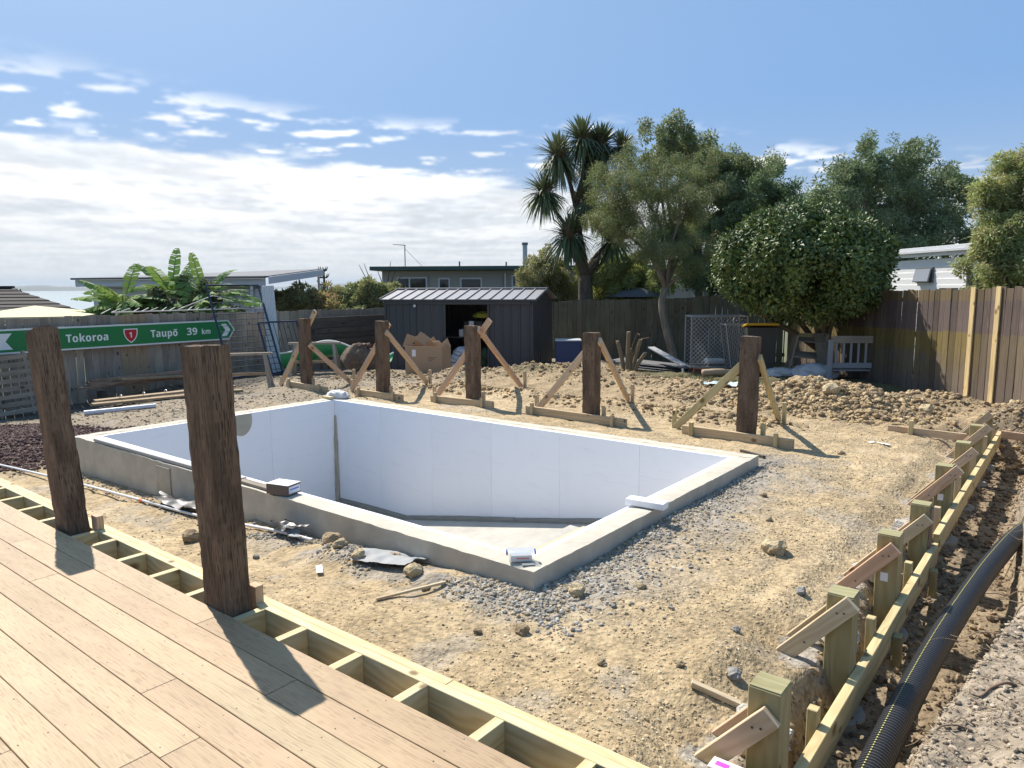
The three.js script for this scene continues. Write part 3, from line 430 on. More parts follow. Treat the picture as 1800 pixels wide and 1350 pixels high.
// ---------- pool shell ----------
{
  seed(970);
  const P = POOL, t = thing('pool_shell', 'unfinished rectangular pool with concrete rim and white foam lined walls', 'pool', [-5.572, -1.5, -5.03]);
  const th = 0.14, bot = -1.62, H = P.top - bot, cy = (P.top + bot) / 2;
  const wall = (x0, x1, z0, z1, dy = 0) => { const a = wpart(t, 'concrete_wall', worn(x1 - x0, H + dy, z1 - z0), M.concrete, [(x0 + x1) / 2, cy + dy / 2, (z0 + z1) / 2]); return a; };
  function worn(w, h, d) { // concrete wall whose top arris is chipped and uneven
    const g = new THREE.BoxGeometry(w, h, d, Math.max(2, Math.round(w / 0.05)), 10, Math.max(2, Math.round(d / 0.05))), p = g.attributes.position, u = g.attributes.uv, n = g.attributes.normal;
    for (let i = 0; i < p.count; i++) { const x = p.getX(i), y = p.getY(i), z = p.getZ(i); u.setXY(i, (Math.abs(n.getX(i)) > 0.5 ? z : x) / 1.1, (Math.abs(n.getY(i)) > 0.5 ? z : y) / 1.1);
      const top = y > h / 2 - 1e-4, ed = (Math.abs(x) > w / 2 - 1e-4 || Math.abs(z) > d / 2 - 1e-4); const q = vnoise(x * 19 + w * 3, z * 19 + d * 5, 5) ** 3; if (top) p.setY(i, y + (fbm(x * 6 + 3, z * 6 + w, 3, 6) - 0.5) * 0.008 - (ed ? 0.002 + 0.008 * q : 0)); else if (Math.abs(n.getY(i)) < 0.5) { const k = (fbm(x * 3 + z * 3, y * 3, 3, 9) - 0.5) * 0.01; p.setXYZ(i, x + (Math.abs(x) > w / 2 - 1e-4 ? k : 0), y, z + (Math.abs(z) > d / 2 - 1e-4 ? k : 0)); } }
    const m = mergeVertices(deleteNormals(g), 1e-5); m.computeVertexNormals(); return creased(m, 0.8); }
  wall(P.x0, P.x1, P.z1 - th, P.z1); wall(P.x0, P.x1, P.z0, P.z0 + th);
  wall(P.x0, P.x0 + th, P.z0 + th + 0.001, P.z1 - th - 0.001, -0.002); wall(P.x1 - th, P.x1, P.z0 + th + 0.001, P.z1 - th - 0.001, -0.002);
  // raw strip between the concrete and the lining
  const e = 0.022, ix0 = P.x0 + th, ix1 = P.x1 - th, iz0 = P.z0 + th, iz1 = P.z1 - th;
  wpart(t, 'edge_strip', cbox(ix1 - ix0, 0.06, e, 0.002, SQ), M.foamEdge, [(ix0 + ix1) / 2, P.top - 0.036, iz1 - e / 2 - 0.001]); wpart(t, 'edge_strip', cbox(ix1 - ix0, 0.06, e, 0.002, SQ), M.foamEdge, [(ix0 + ix1) / 2, P.top - 0.036, iz0 + e / 2 + 0.001]);
  wpart(t, 'edge_strip', cbox(e, 0.06, iz1 - iz0 - 2 * e - 0.01, 0.002, SQ), M.foamEdge, [ix0 + e / 2 + 0.001, P.top - 0.037, (iz0 + iz1) / 2]); wpart(t, 'edge_strip', cbox(e, 0.06, iz1 - iz0 - 2 * e - 0.01, 0.002, SQ), M.foamEdge, [ix1 - e / 2 - 0.001, P.top - 0.037, (iz0 + iz1) / 2]);
  // foam lining panels with open joints
  const f = 0.045, lx0 = ix0 + e + 0.003, lx1 = ix1 - e - 0.003, lz0 = iz0 + e + 0.003, lz1 = iz1 - e - 0.003, ph = P.top - 0.012 - bot;
  const panels = (n, L, put) => { for (let i = 0; i < n; i++) put((i + 0.5) / n, L / n - 0.0018, i); };
  for (const z of [lz0 + f / 2, lz1 - f / 2]) panels(6, lx1 - lx0, (c, w, i) => wpart(t, 'foam_panel', cbox(w, ph, f, 0.003, SQ), M.foam[i % 3], [lerp(lx0, lx1, c), bot + ph / 2, z + rr(-0.001, 0.001)]));
  for (const x of [lx0 + f / 2, lx1 - f / 2]) panels(3, lz1 - lz0 - 2 * f - 0.006, (c, w, i) => wpart(t, 'foam_panel', cbox(f, ph, w, 0.003, SQ), M.foam[(i + 1) % 3], [x, bot + ph / 2, lerp(lz0 + f + 0.003, lz1 - f - 0.003, c)]));
  const jx0 = lx0 + f, jz0 = lz0 + f, jx1 = lx1 - f, jz1 = lz1 - f;
  wpart(t, 'render_patch', cbox(0.27, 0.30, 0.012, 0.003, SQ), M.mortar, [-6.72, -0.07, P.z1 + 0.006]);
  // mortar in the far corner, patch over the skimmer hole, fillet along the foot of the far wall
  const lump = (pts, r) => { const g = tube(pts, r, 7); const p = g.attributes.position; for (let i = 0; i < p.count; i++) { const k = (vnoise(p.getY(i) * 18, p.getX(i) * 30 + p.getZ(i) * 20, 5) - 0.5) * 0.018; p.setXYZ(i, p.getX(i) + k, p.getY(i), p.getZ(i) + k); } g.computeVertexNormals(); return g; };
  wpart(t, 'mortar_joint', lump([V(0, -1.42, 0), V(0, -0.8, 0), V(0.004, -0.3, 0), V(0, -0.12, 0)], [0.05, 0.045, 0.036, 0.02]), M.mortar, [jx0 + 0.008, 0, jz0 + 0.008]);
  const sh = new THREE.Shape(); sh.moveTo(-0.16, 0.1); sh.lineTo(0.14, 0.1); sh.bezierCurveTo(0.17, -0.05, 0.1, -0.16, 0, -0.17); sh.bezierCurveTo(-0.12, -0.16, -0.17, -0.06, -0.16, 0.1);
  const pg = new THREE.ExtrudeGeometry(sh, { depth: 0.012, bevelSize: 0.006, bevelThickness: 0.004, bevelSegments: 1 }); wpart(t, 'mortar_patch', pg, M.mortar, [jx0 + 0.001, 0.0, -5.13], new THREE.Quaternion().setFromEuler(new THREE.Euler(0, Math.PI / 2, 0)));
  const fy = (x) => x < -7.1 ? -1.40 : -1.40 + (x + 7.1) * 0.182;
  for (const [a, b] of [[-8.5, -7.1], [-7.1, -5.2], [-5.2, -2.8]]) wpart(t, 'base_fillet', lump([V(a, fy(a) + 0.01, 0), V((a + b) / 2, fy((a + b) / 2) + 0.012, 0), V(b, fy(b) + 0.01, 0)], [0.04, 0.05, 0.045]), M.mortarDark, [0, 0, jz0]);
  const fl = new THREE.BufferGeometry(), q = []; const X = [jx0, -7.1, jx1]; for (let i = 0; i < 2; i++) { const a = X[i], b = X[i + 1]; q.push(a, fy(a), jz1, b, fy(b), jz1, b, fy(b), jz0, a, fy(a), jz1, b, fy(b), jz0, a, fy(a), jz0); }
  fl.setAttribute('position', new THREE.Float32BufferAttribute(q, 3)); const fu = []; for (let i = 0; i < q.length; i += 3) fu.push(q[i] / 1.3, q[i + 2] / 1.3); fl.setAttribute('uv', new THREE.Float32BufferAttribute(fu, 2)); fl.computeVertexNormals(); wpart(t, 'pool_floor', fl, M.floor, [0, 0, 0]);
  // seat ledge along the near end, with formwork strip
  const bx = -3.63, by = -0.45, bz = -5.45; wpart(t, 'seat_ledge', cbox(jx1 - bx - 0.004, 0.62, jz1 - bz - 0.004, 0.012, SQ), M.floor, [(bx + jx1) / 2, by - 0.31, (jz1 + bz) / 2]);
  wpart(t, 'ledge_strip', cbox(0.07, 0.02, jz1 - bz - 0.03, 0.003), M.pine[1], [bx + 0.19, by + 0.011, (jz1 + bz) / 2]);
}
// ---------- retaining wall posts, rails and braces ----------
{
  seed(1010);
  const tops = [0.25, 0.25, 0.25, 0.18, 0.25, 0.25, 0.25, 0.235];
  const where = ['nearest the deck, its end grain showing', 'second from the deck', 'third from the deck, white label on its face', 'fourth from the deck, brown stain down its face', 'fifth from the deck', 'sixth from the deck', 'seventh from the deck', 'farthest from the deck'];
  const foot = POSTS_RETAIN;
  foot.forEach((z0, i) => {
    const zc = z0 - 0.0625, x = -0.8375, top = tops[i], t = thing('retaining_post', 'square green treated timber retaining post ' + where[i], 'post', [x, -0.55, zc], 'retaining wall posts along the trench');
    wpart(t, 'post', cbox(0.125, top + 0.6, 0.125, 0.004), M.treated[i % 3], [x, (top - 0.6) / 2, zc]);
    // slightly darker sawn top
    wpart(t, 'sawn_end', cbox(0.119, 0.004, 0.119, 0.001, { tu: 0.3, tv: 0.3, grain: 1 }), M.sawn ??= std({ map: M.rail[1].map, color: lin(0.5, 0.55, 0.5), roughness: 0.9 }), [x, top + 0.0022, zc]);
    const b = [[-0.80, 0.17], [-0.775, 0.235], [-0.79, 0.19], [-0.775, 0.10], [-0.72, 0.25], [-0.73, 0.20], [-0.72, 0.26], [-0.79, 0.26]][i], run = 0.46, fx = b[0] - run, fy = b[1] - run * 1.14;
    const near = beam(t, 'brace', V(b[0], b[1], zc + 0.0845), V(fx, fy, zc + 0.0845), 0.035, 0.082, [M.pink[0], M.paleStick[0], M.pinkish ??= std({ map: M.pink[0].map, color: lin(1.0, 0.84, 0.82), roughness: 0.82 }), M.paleStick[0], M.pink[1], M.pink[0], M.pink[0], M.pink[2]][i]);
    for (let k = 0; k < 4; k++) { const f = [0.07, 0.14, 0.45, 0.7][k]; const q = V(lerp(b[0], fx, f), lerp(b[1], fy, f) + (k % 2 ? 0.015 : -0.015), zc + 0.1055); wpart(near, 'nail_head', new THREE.CylinderGeometry(0.005, 0.005, 0.002, 6).rotateX(Math.PI / 2), M.nail ??= glossy([0.1, 0.09, 0.085], 0.5, 0.6), q); }
    beam(t, 'brace', V(b[0] - 0.03, b[1] - 0.02, zc - 0.0845), V(fx - 0.06, fy - 0.06, zc - 0.0845), 0.035, 0.082, M.pink[(i + 1) % 3]);
    if (i === 2 || i === 4) wpart(t, 'paper_label', cbox(0.042, 0.055, 0.001, 0.0002), M.paper ??= std({ map: labelTexture(), roughness: 0.8 }), [x - 0.01, top - 0.26, zc + 0.0635]);
    if (i === 3) wpart(t, 'stain_board', cbox(0.012, 0.55, 0.10, 0.002), M.brownBoard[0], [x + 0.0690, -0.12, zc + 0.004]);
    if (i < 5) { const lump = stone(80 + i, 0.8, 3), lp = lump.attributes.position; for (let k = 0; k < lp.count; k++) { const n = 0.8 + 0.45 * fbm(lp.getX(k) * 4 + i, lp.getY(k) * 4 + lp.getZ(k) * 3, 3, 90); lp.setXYZ(k, lp.getX(k) * n * 0.12, lp.getY(k) * n * 0.09, lp.getZ(k) * n * 0.13); } lump.computeVertexNormals(); wpart(t, 'concrete_spill', lump, M.spill ??= std({ map: M.concrete.map, bumpMap: M.dirtBump, bumpScale: 0.02, color: lin(0.95, 0.95, 0.95), roughness: 1 }), [x - 0.1 + 0.02 * (i % 2), gh(-0.95, zc - 0.2) + 0.015, zc - 0.2]); }
    wpart(t, 'concrete_footing', new THREE.CylinderGeometry(0.15, 0.17, 0.2, 14).translate(0, 0, 0), M.concreteGrey, [x - 0.02, -0.47, zc]);
  });
  function labelTexture() { const c = document.createElement('canvas'); c.width = 64; c.height = 84; const g = c.getContext('2d'); g.fillStyle = '#e9e6e4'; g.fillRect(0, 0, 64, 84); g.strokeStyle = '#8d8580'; g.lineWidth = 3; g.beginPath(); g.moveTo(16, 60); g.lineTo(30, 34); g.lineTo(42, 62); g.moveTo(22, 26); g.lineTo(44, 24); g.stroke(); g.fillStyle = '#b08a8a'; g.fillRect(14, 68, 36, 4); const t = new THREE.CanvasTexture(c); t.colorSpace = THREE.SRGBColorSpace; return t; }
  // two long rails nailed along the posts, overlapping
  const rl = (z0, z1, y, name) => { const t = thing('timber_rail', name, 'rail', [-0.7505, y - 0.15, (z0 + z1) / 2]); wpart(t, 'board', cbox(0.045, 0.145, Math.abs(z1 - z0), 0.003), M.rail[0], [-0.7505, y - 0.0725, (z0 + z1) / 2]); return t; };
  const r1 = rl(-1.75, -5.95, -0.135, 'long treated pine rail along the near retaining posts'), r2 = rl(-5.97, -10.9, -0.075, 'long treated pine rail along the far retaining posts, set slightly higher');
  [-3.1, -4.15, -5.2].forEach((z) => wpart(r1, 'stake', cbox(0.045, 0.62, 0.05, 0.003), M.rail[1], [-0.797, -0.38 + rr(0, 0.03), z]));
  [-6.3, -7.4, -8.5, -9.5, -10.4].forEach((z) => wpart(r2, 'stake', cbox(0.045, 0.62, 0.05, 0.003), M.pink[2], [-0.797, -0.27 + rr(0, 0.03), z]));
  [-2.4, -4.4, -5.6].forEach((z) => wpart(r1, 'lower_stake', cbox(0.045, 0.4, 0.07, 0.003), M.treated[0], [-0.703, -0.42, z]));
  // small formwork at the far end
  const fb = (a, b, h, label, mat) => { const t = thing('form_board', label, 'board', [a.x, a.y - h / 2, a.z]); beam(t, 'board', a, b, 0.025, h, mat); return t; };
  const fa = fb(V(-1.75, 0.06, -9.35), V(-0.95, 0.06, -9.3), 0.085, 'pine form board pegged on edge beside the far retaining posts', M.pink[0]); wpart(fa, 'peg', cbox(0.045, 0.3, 0.04, 0.003), M.pine[1], [-1.5, 0.04, -9.30]);
  const fc = fb(V(-0.70, -0.02, -10.2), V(-0.25, -0.02, -10.1), 0.09, 'short form board at the far end of the trench', M.pink[1]); wpart(fc, 'peg', cbox(0.045, 0.4, 0.045, 0.003), M.pine[0], [-0.38, 0.0, -9.95]); wpart(fc, 'peg', cbox(0.05, 0.38, 0.06, 0.003), M.pink[2], [-0.27, 0.03, -9.7]); wpart(fc, 'peg', cbox(0.05, 0.45, 0.05, 0.003), M.pink[1], [-0.2, 0.1, -10.3]);
}
// ---------- drain pipe ----------
{
  seed(1040);
  const pts = [V(-0.60, -0.33, -1.3), V(-0.575, -0.30, -2.2), V(-0.555, -0.25, -2.95), V(-0.53, -0.20, -3.65), V(-0.50, -0.18, -4.3), V(-0.45, -0.16, -5.0), V(-0.375, -0.13, -5.75), V(-0.265, -0.10, -6.45), V(-0.10, -0.08, -6.95), V(0.2, -0.08, -7.3)];
  const curve = new THREE.CatmullRomCurve3(pts), L = curve.getLength(), pitch = 0.019, n = Math.floor(L / pitch) * 4, fr = curve.computeFrenetFrames(n, false), seg = 22, pos = [], idx = [];
  for (let i = 0; i <= n; i++) { const c = curve.getPointAt(i / n), ph = i % 4, r = 0.064 - (ph === 0 || ph === 3 ? 0.009 : 0); const tg = curve.getTangentAt(i / n), sx = V(0, 1, 0).cross(tg).normalize(), uy = tg.clone().cross(sx); for (let j = 0; j < seg; j++) { const a = j / seg * 6.28318; const v = c.clone().addScaledVector(sx, Math.cos(a) * r).addScaledVector(uy, Math.sin(a) * r); pos.push(v.x, v.y, v.z); } }
  for (let i = 0; i < n; i++) for (let j = 0; j < seg; j++) { const a = i * seg + j, b = i * seg + (j + 1) % seg; idx.push(a, b, a + seg, b, b + seg, a + seg); }
  const g = new THREE.BufferGeometry(); g.setAttribute('position', new THREE.Float32BufferAttribute(pos, 3)); g.setIndex(idx); const gg = creased(g, 0.9);
  const t = thing('drain_pipe', 'black corrugated drain pipe with yellow stripes lying along the trench', 'pipe', [-0.5, -0.36, -4]);
  wpart(t, 'corrugated_tube', gg, glossy([0.05, 0.051, 0.054], 0.36), [0, 0, 0]);
  // yellow stripes follow the crests, broken in the grooves
  for (const [ang, w] of [[1.25, 0.0045], [0.05, 0.004]]) { const q = [], m = Math.floor(L / pitch); for (let i = 0; i < m; i++) { const p0 = (i + 0.2) / m, p1 = (i + 0.62) / m; const ring = (p) => { const c = curve.getPointAt(p), tg = curve.getTangentAt(p), sx = V(0, 1, 0).cross(tg).normalize(), uy = tg.clone().cross(sx); return [-1, 1].map((s) => { const a = ang + s * w / 0.064 / 1.6 - Math.PI * 0; return c.clone().addScaledVector(sx, -Math.cos(a) * 0.0646 * -1).addScaledVector(uy, Math.sin(a) * 0.0646); }); }; const [a, b] = ring(p0), [c, d] = ring(p1); for (const v of [a, b, c, b, d, c]) q.push(v.x, v.y, v.z); } const sg = new THREE.BufferGeometry(); sg.setAttribute('position', new THREE.Float32BufferAttribute(q, 3)); sg.computeVertexNormals(); wpart(t, 'yellow_stripe', sg, std({ color: lin(0.42, 0.41, 0.12), roughness: 0.6, side: THREE.DoubleSide }), [0, 0, 0]); }
  // roots sticking out of the bank over the pipe
  const bark = std({ color: lin(0.30, 0.225, 0.155), roughness: 1, bumpMap: M.dirtBump, bumpScale: 0.003 }); M.root = bark;
  const bark2 = std({ color: lin(0.17, 0.115, 0.08), roughness: 1 });
  for (let i = 0; i < 44; i++) {
    const z = -2.0 - 5.2 * rnd(), e = bankEdge(z), a = V(e + rr(-0.04, 0.22), 0, z); a.y = gh(a.x, a.z) + 0.004;
    const len = rr(0.08, 0.3), dir = i < 22 ? V(-1, 0, rr(-0.8, 0.8)) : V(rr(-1, 1), 0, rr(-1, 1)); dir.normalize();
    const ps = [a]; for (let k = 1; k <= 4; k++) { const q = a.clone().addScaledVector(dir, len * k / 4).add(V(rr(-0.02, 0.02), 0, rr(-0.02, 0.02))); q.y = Math.max(gh(q.x, q.z) + 0.006, i < 22 ? a.y - 0.02 * k * rnd() : -9) + (i < 22 ? 0.01 * Math.sin(k) : rr(0, 0.012)); ps.push(q); }
    const r = i % 6 ? rr(0.0018, 0.005) : rr(0.006, 0.01); solo('root', 'thin bare root sticking out of the dry bank by the drain pipe', 'root', tube(ps.map((p) => p.clone().sub(a)), [r, r * 0.8, r * 0.4], 5), i % 3 ? bark : bark2, [a.x, a.y, a.z], 'bare roots along the bank');
  }
}
// ---------- things on the pool rim ----------
{
  seed(1060);
  const top = POOL.top + 0.003;
  const pl = thing('metal_plank', 'long grey plank lying on the near pool rim', 'plank', [-6.8, top, -3.285]);
  wpart(pl, 'plank', cbox(2.75, 0.03, 0.085, 0.003), std({ color: lin(0.33, 0.33, 0.33), roughness: 0.6 }), [-6.87, top + 0.016, -3.27], new THREE.Quaternion().setFromAxisAngle(V(0, 1, 0), 0.008)); wpart(pl, 'lower_plank', cbox(0.5, 0.022, 0.07, 0.003), M.greyWood[1], [-5.3, top + 0.012, -3.275]);
  const bx = thing('screw_carton', 'small white and brown carton standing on the pool rim behind the sleeper post', 'carton', [-4.92, top, -3.29]); bx.rotation.y = 0.25; bx.updateMatrixWorld(true);
  part(bx, 'carton', cbox(0.22, 0.082, 0.15, 0.003, SQ), std({ color: lin(0.13, 0.1, 0.085), roughness: 0.7 }), [0, 0.043, 0]); part(bx, 'lid_panel', cbox(0.222, 0.003, 0.152, 0.001), std({ color: lin(0.62, 0.63, 0.64), roughness: 0.6 }), [0, 0.0865, 0]); part(bx, 'printed_label', cbox(0.0015, 0.055, 0.13, 0.0005), std({ color: lin(0.62, 0.66, 0.74), roughness: 0.6 }), [0.1115, 0.045, 0]); part(bx, 'label_stripe', cbox(0.001, 0.012, 0.1, 0.0003), std({ color: lin(0.12, 0.2, 0.5) }), [0.1128, 0.05, 0]);
  // clear tub with clip lid
  const tb = thing('plastic_tub', 'clear plastic tub with clip handles on the near pool corner', 'tub', [-2.545, top, -3.30]); tb.rotation.y = 0.75; tb.scale.setScalar(0.74); tb.updateMatrixWorld(true);
  const clear = new THREE.MeshPhysicalMaterial({ color: lin(0.95, 0.96, 0.97), roughness: 0.12, transmission: 0.9, thickness: 0, ior: 1.45 });
  part(tb, 'tub', cbox(0.20, 0.075, 0.12, 0.01), clear, [0, 0.039, 0]); part(tb, 'lid', cbox(0.215, 0.012, 0.132, 0.004), clear, [0, 0.083, 0]); part(tb, 'paper_insert', cbox(0.17, 0.05, 0.09, 0.004), std({ color: lin(0.6, 0.6, 0.6), roughness: 0.8 }), [0, 0.032, 0]); part(tb, 'red_print', cbox(0.1, 0.012, 0.002, 0.0005), std({ color: lin(0.5, 0.1, 0.1) }), [0.01, 0.035, 0.0462]);
  for (const s of [-1, 1]) part(tb, 'clip_handle', cbox(0.012, 0.03, 0.06, 0.003), glossy([0.03, 0.06, 0.25], 0.4), [s * 0.114, 0.072, 0]);
  part(tb, 'steel_offcut', cbox(0.10, 0.006, 0.045, 0.001), std({ color: lin(0.4, 0.4, 0.38), roughness: 0.5, metalness: 0.4 }), [0.05, 0.004, 0.095]);
  const fo = solo('foam_block', 'white foam block lying across the side rim of the pool', 'foam block', cbox(0.30, 0.05, 0.10, 0.004, SQ), M.foam[0], [-2.46, top + 0.026, -4.72]); fo.rotation.y = 0.1;
  const bagG = new THREE.SphereGeometry(1, 30, 20); { const p = bagG.attributes.position; for (let i = 0; i < p.count; i++) { const x = p.getX(i), y = p.getY(i), z = p.getZ(i), k = 0.66 + 0.68 * fbm(x * 3.4 + 5, y * 3.4 + z * 3.1, 4, 33); p.setXYZ(i, x * k, Math.max(y * k, -0.55), z * k); } bagG.computeVertexNormals(); }
  const bag = (name, label, cat, pos, s, mat, ry = 0) => { const m = solo(name, label, cat, bagG.clone().scale(...s), mat, pos); m.rotation.y = ry; return m; };
  M.bagWhite = std({ color: lin(0.55, 0.555, 0.56), roughness: 0.6 }); M.bagGeo = bagG; M.bag = bag;
  bag('plastic_bag', 'crumpled white plastic bag on the far pool corner', 'bag', [-8.6, top + 0.035, -6.76], [0.2, 0.075, 0.08], M.bagWhite, 0.2);
  solo('timber_offcut', 'pale offcut of timber on the left end of the far pool rim', 'offcut', cbox(0.2, 0.03, 0.06, 0.002), M.pine[0], [-8.68, top + 0.016, -6.62]);
}
// ---------- odds and ends on the ground ----------
{
  seed(1080);
  const on = (x, z, h = 0) => [x, gh(x, z) + h, z];
  // white conduit along the pool
  const cp = [[-10.6, -2.55], [-9.4, -2.75], [-8.0, -2.92], [-6.75, -2.95], [-5.78, -3.02], [-4.7, -3.06], [-4.2, -3.02]].map(([x, z]) => V(x, gh(x, z) + 0.03, z));
  const cd = thing('conduit', 'thin white conduit running along the foot of the near pool wall', 'conduit', [cp[2].x, cp[2].y - 0.03, cp[2].z]); wpart(cd, 'tube', tube(cp, [0.0125], 7), glossy([0.66, 0.66, 0.66], 0.4), [0, 0, 0]); wpart(cd, 'orange_joiner', new THREE.CylinderGeometry(0.018, 0.018, 0.05, 8).rotateZ(Math.PI / 2), glossy([0.62, 0.16, 0.05], 0.5), [cp[3].x + 0.1, cp[3].y - 0.002, cp[3].z - 0.006]);
  const wp = solo('white_pipe', 'white plastic pipe lying on the ground near the fence behind the left sleeper post', 'pipe', rod(V(-0.55, 0, 0), V(0.55, 0.02, 0), 0.04, 12), glossy([0.60, 0.64, 0.70], 0.4), [-13.0, gh(-13.0, -5.55) + 0.05, -5.55]); wp.rotation.y = 1.25;
  // sheets of plastic and damp proof course by the wall
  const sheet = (name, label, pos, w, d, amp, mat, ry, s) => { const g = new THREE.PlaneGeometry(w, d, 22, 14); g.rotateX(-Math.PI / 2); const p = g.attributes.position; for (let i = 0; i < p.count; i++) { const x = p.getX(i), z = p.getZ(i); const ex = Math.abs(x) > w / 2 - 1e-4 ? (vnoise(z * 14, 3, s) - 0.5) * w * 0.25 : 0; const c = Math.cos(ry), sn = Math.sin(ry), wx = pos[0] + (x + ex) * c + z * sn, wz = pos[1] - (x + ex) * sn + z * c; p.setXYZ(i, x + ex, Math.max(gh(wx, wz), gh(pos[0], pos[1]) - 0.05) - gh(pos[0], pos[1]) + 0.012 + amp * fbm(x * 7 + s, z * 6, 3, s), z); } g.computeVertexNormals(); const m = solo(name, label, 'sheet', g, mat, [pos[0], gh(...pos), pos[1]]); m.rotation.y = ry; return m; };
  sheet('plastic_sheet', 'torn grey plastic sheet with a stone on it beside the pool wall', [-3.42, -3.06], 0.42, 0.26, 0.06, std({ color: lin(0.30, 0.305, 0.30), roughness: 0.75, side: THREE.DoubleSide }), 0.25, 11);
  sheet('black_sheet', 'black plastic strip sticking up beside the pool wall', [-4.6, -3.09], 0.36, 0.16, 0.15, std({ color: lin(0.03, 0.03, 0.032), roughness: 0.4, side: THREE.DoubleSide }), -0.1, 17);
  sheet('grey_sheet', 'folded silver grey plastic leaning next to the black strip', [-4.43, -3.03], 0.2, 0.09, 0.14, std({ color: lin(0.34, 0.35, 0.35), roughness: 0.7, side: THREE.DoubleSide }), -0.5, 23);
  sheet('black_sheet', 'black plastic showing at the foot of the wall near the orange joiner', [-6.2, -3.07], 0.7, 0.16, 0.10, std({ color: lin(0.035, 0.035, 0.038), roughness: 0.45, side: THREE.DoubleSide }), 0.05, 29);
  sheet('paper_scrap', 'white scrap of paper on the clay in front of the gravel', [-3.72, -2.72], 0.13, 0.04, 0.02, std({ color: lin(0.7, 0.7, 0.7), roughness: 0.7, side: THREE.DoubleSide }), -0.6, 37);
  sheet('paper_scrap', 'white scrap of paper lying near the far retaining posts', [-1.72, -8.7], 0.22, 0.07, 0.015, std({ color: lin(0.75, 0.75, 0.75), roughness: 0.7, side: THREE.DoubleSide }), -0.3, 41);
  sheet('paper_scrap', 'pale blue scrap of plastic on the clay heap by the cage', [-4.5, -10.9], 0.5, 0.2, 0.08, std({ color: lin(0.5, 0.6, 0.64), roughness: 0.6, side: THREE.DoubleSide }), 0.3, 43);
  const stick = (label, a, b, w, mat, name = 'stick') => { const p = V(...on(...a, w / 2)), q = V(...on(...b, w / 2)); const t = thing(name, label, 'stick', [p.x, p.y - w / 2, p.z]); beam(t, 'batten', p, q, w, w * 0.7, mat, 0.002); return t; };
  stick('thin pale batten lying on the clay in front of the pool corner', [-3.03, -2.59], [-2.86, -2.98], 0.02, M.paleStick[0]);
  stick('dark broken stake lying on the clay beyond the pool corner', [-2.75, -7.35], [-2.45, -7.2], 0.035, M.oldStack[1]);
  stick('split offcut lying among concrete crumbs by the nearest retaining post', [-1.25, -2.85], [-1.05, -2.92], 0.035, M.paleStick[0]);
  // half hidden bright cloth and green block near the first retaining post
  const bc = thing('lime_box', 'lime green box with a pink and white lid half hidden behind the nearest retaining post', 'box', on(-0.93, -2.47)); part(bc, 'box', cbox(0.13, 0.05, 0.07, 0.004), glossy([0.42, 0.47, 0.08], 0.6), [0, 0.028, 0]); part(bc, 'lid', cbox(0.132, 0.012, 0.072, 0.003), glossy([0.72, 0.62, 0.64], 0.6), [0, 0.0595, 0]); part(bc, 'pink_print', cbox(0.05, 0.001, 0.025, 0.0003), glossy([0.55, 0.06, 0.5], 0.6), [-0.02, 0.0665, 0]);
  // single rocks
  const rockM = [std({ map: M.dirtTex, bumpMap: M.dirtBump, bumpScale: 0.01, color: lin(0.62, 0.50, 0.31), roughness: 0.97 }), std({ map: M.dirtTex, bumpMap: M.dirtBump, bumpScale: 0.01, color: lin(0.46, 0.345, 0.21), roughness: 0.97 }), std({ map: M.dirtTex, bumpMap: M.dirtBump, bumpScale: 0.01, color: lin(0.48, 0.46, 0.43), roughness: 0.97 })];
  const rockG = [0, 1, 2, 3, 4].map((i) => { const g = stone(40 + i, 0.75, 2), p = g.attributes.position; for (let k = 0; k < p.count; k++) { const x = p.getX(k), y = p.getY(k), z = p.getZ(k), L = Math.hypot(x, y, z), d = V(x, y, z).normalize(), f = 0.6 + 0.75 * fbm(d.x * 2.1 + 9 + i * 3, d.y * 2.1 + d.z * 2.3, 2, 50 + i); p.setXYZ(k, d.x * f, d.y * f * 0.72, d.z * f * 0.85); } g.computeVertexNormals(); return g; });
  const rock = (x, z, r, label, mi = 0, group) => { const m = solo('rock', label, 'rock', pick(rockG), rockM[mi], [x, gh(x, z) + r * 0.38, z], group); m.scale.setScalar(r); m.rotation.set(rr(-0.3, 0.3), rr(0, 6.28), 0); return m; };
  rock(-1.53, -4.77, 0.085, 'large pale clay rock alone in the middle of the clay between pool and retaining posts');
  rock(-2.17, -3.33, 0.055, 'pale rock on the clay just past the near pool corner'); rock(-2.14, -2.78, 0.042, 'brown rock on the clay nearest the deck frame', 1); rock(-5.18, -2.64, 0.075, 'brown rock on the clay between the two sleeper posts', 1);
  rock(-3.13, -2.98, 0.06, 'ochre rock sitting in the gravel left of the near pool corner'); rock(-3.42, -3.08, 0.06, 'ochre rock weighing down the torn grey plastic sheet', 1); rock(-4.05, -3.07, 0.075, 'brown clod against the pool wall on top of the gravel heap', 1); rock(-3.86, -3.0, 0.05, 'ochre rock right of the clod on the gravel heap'); rock(-3.6, -2.95, 0.06, 'flat ochre rock left of the torn grey sheet', 0); rock(-2.95, -2.9, 0.035, 'small ochre rock beside the pale batten');
  rock(-3.35, -11.2, 0.17, 'large clod on top of the clay heap by the camellia', 1); rock(-2.7, -10.5, 0.12, 'clod low on the right of the clay heap by the camellia'); rock(-1.6, -10.9, 0.11, 'flat pale rock by the grey soil heap under the stained fence');
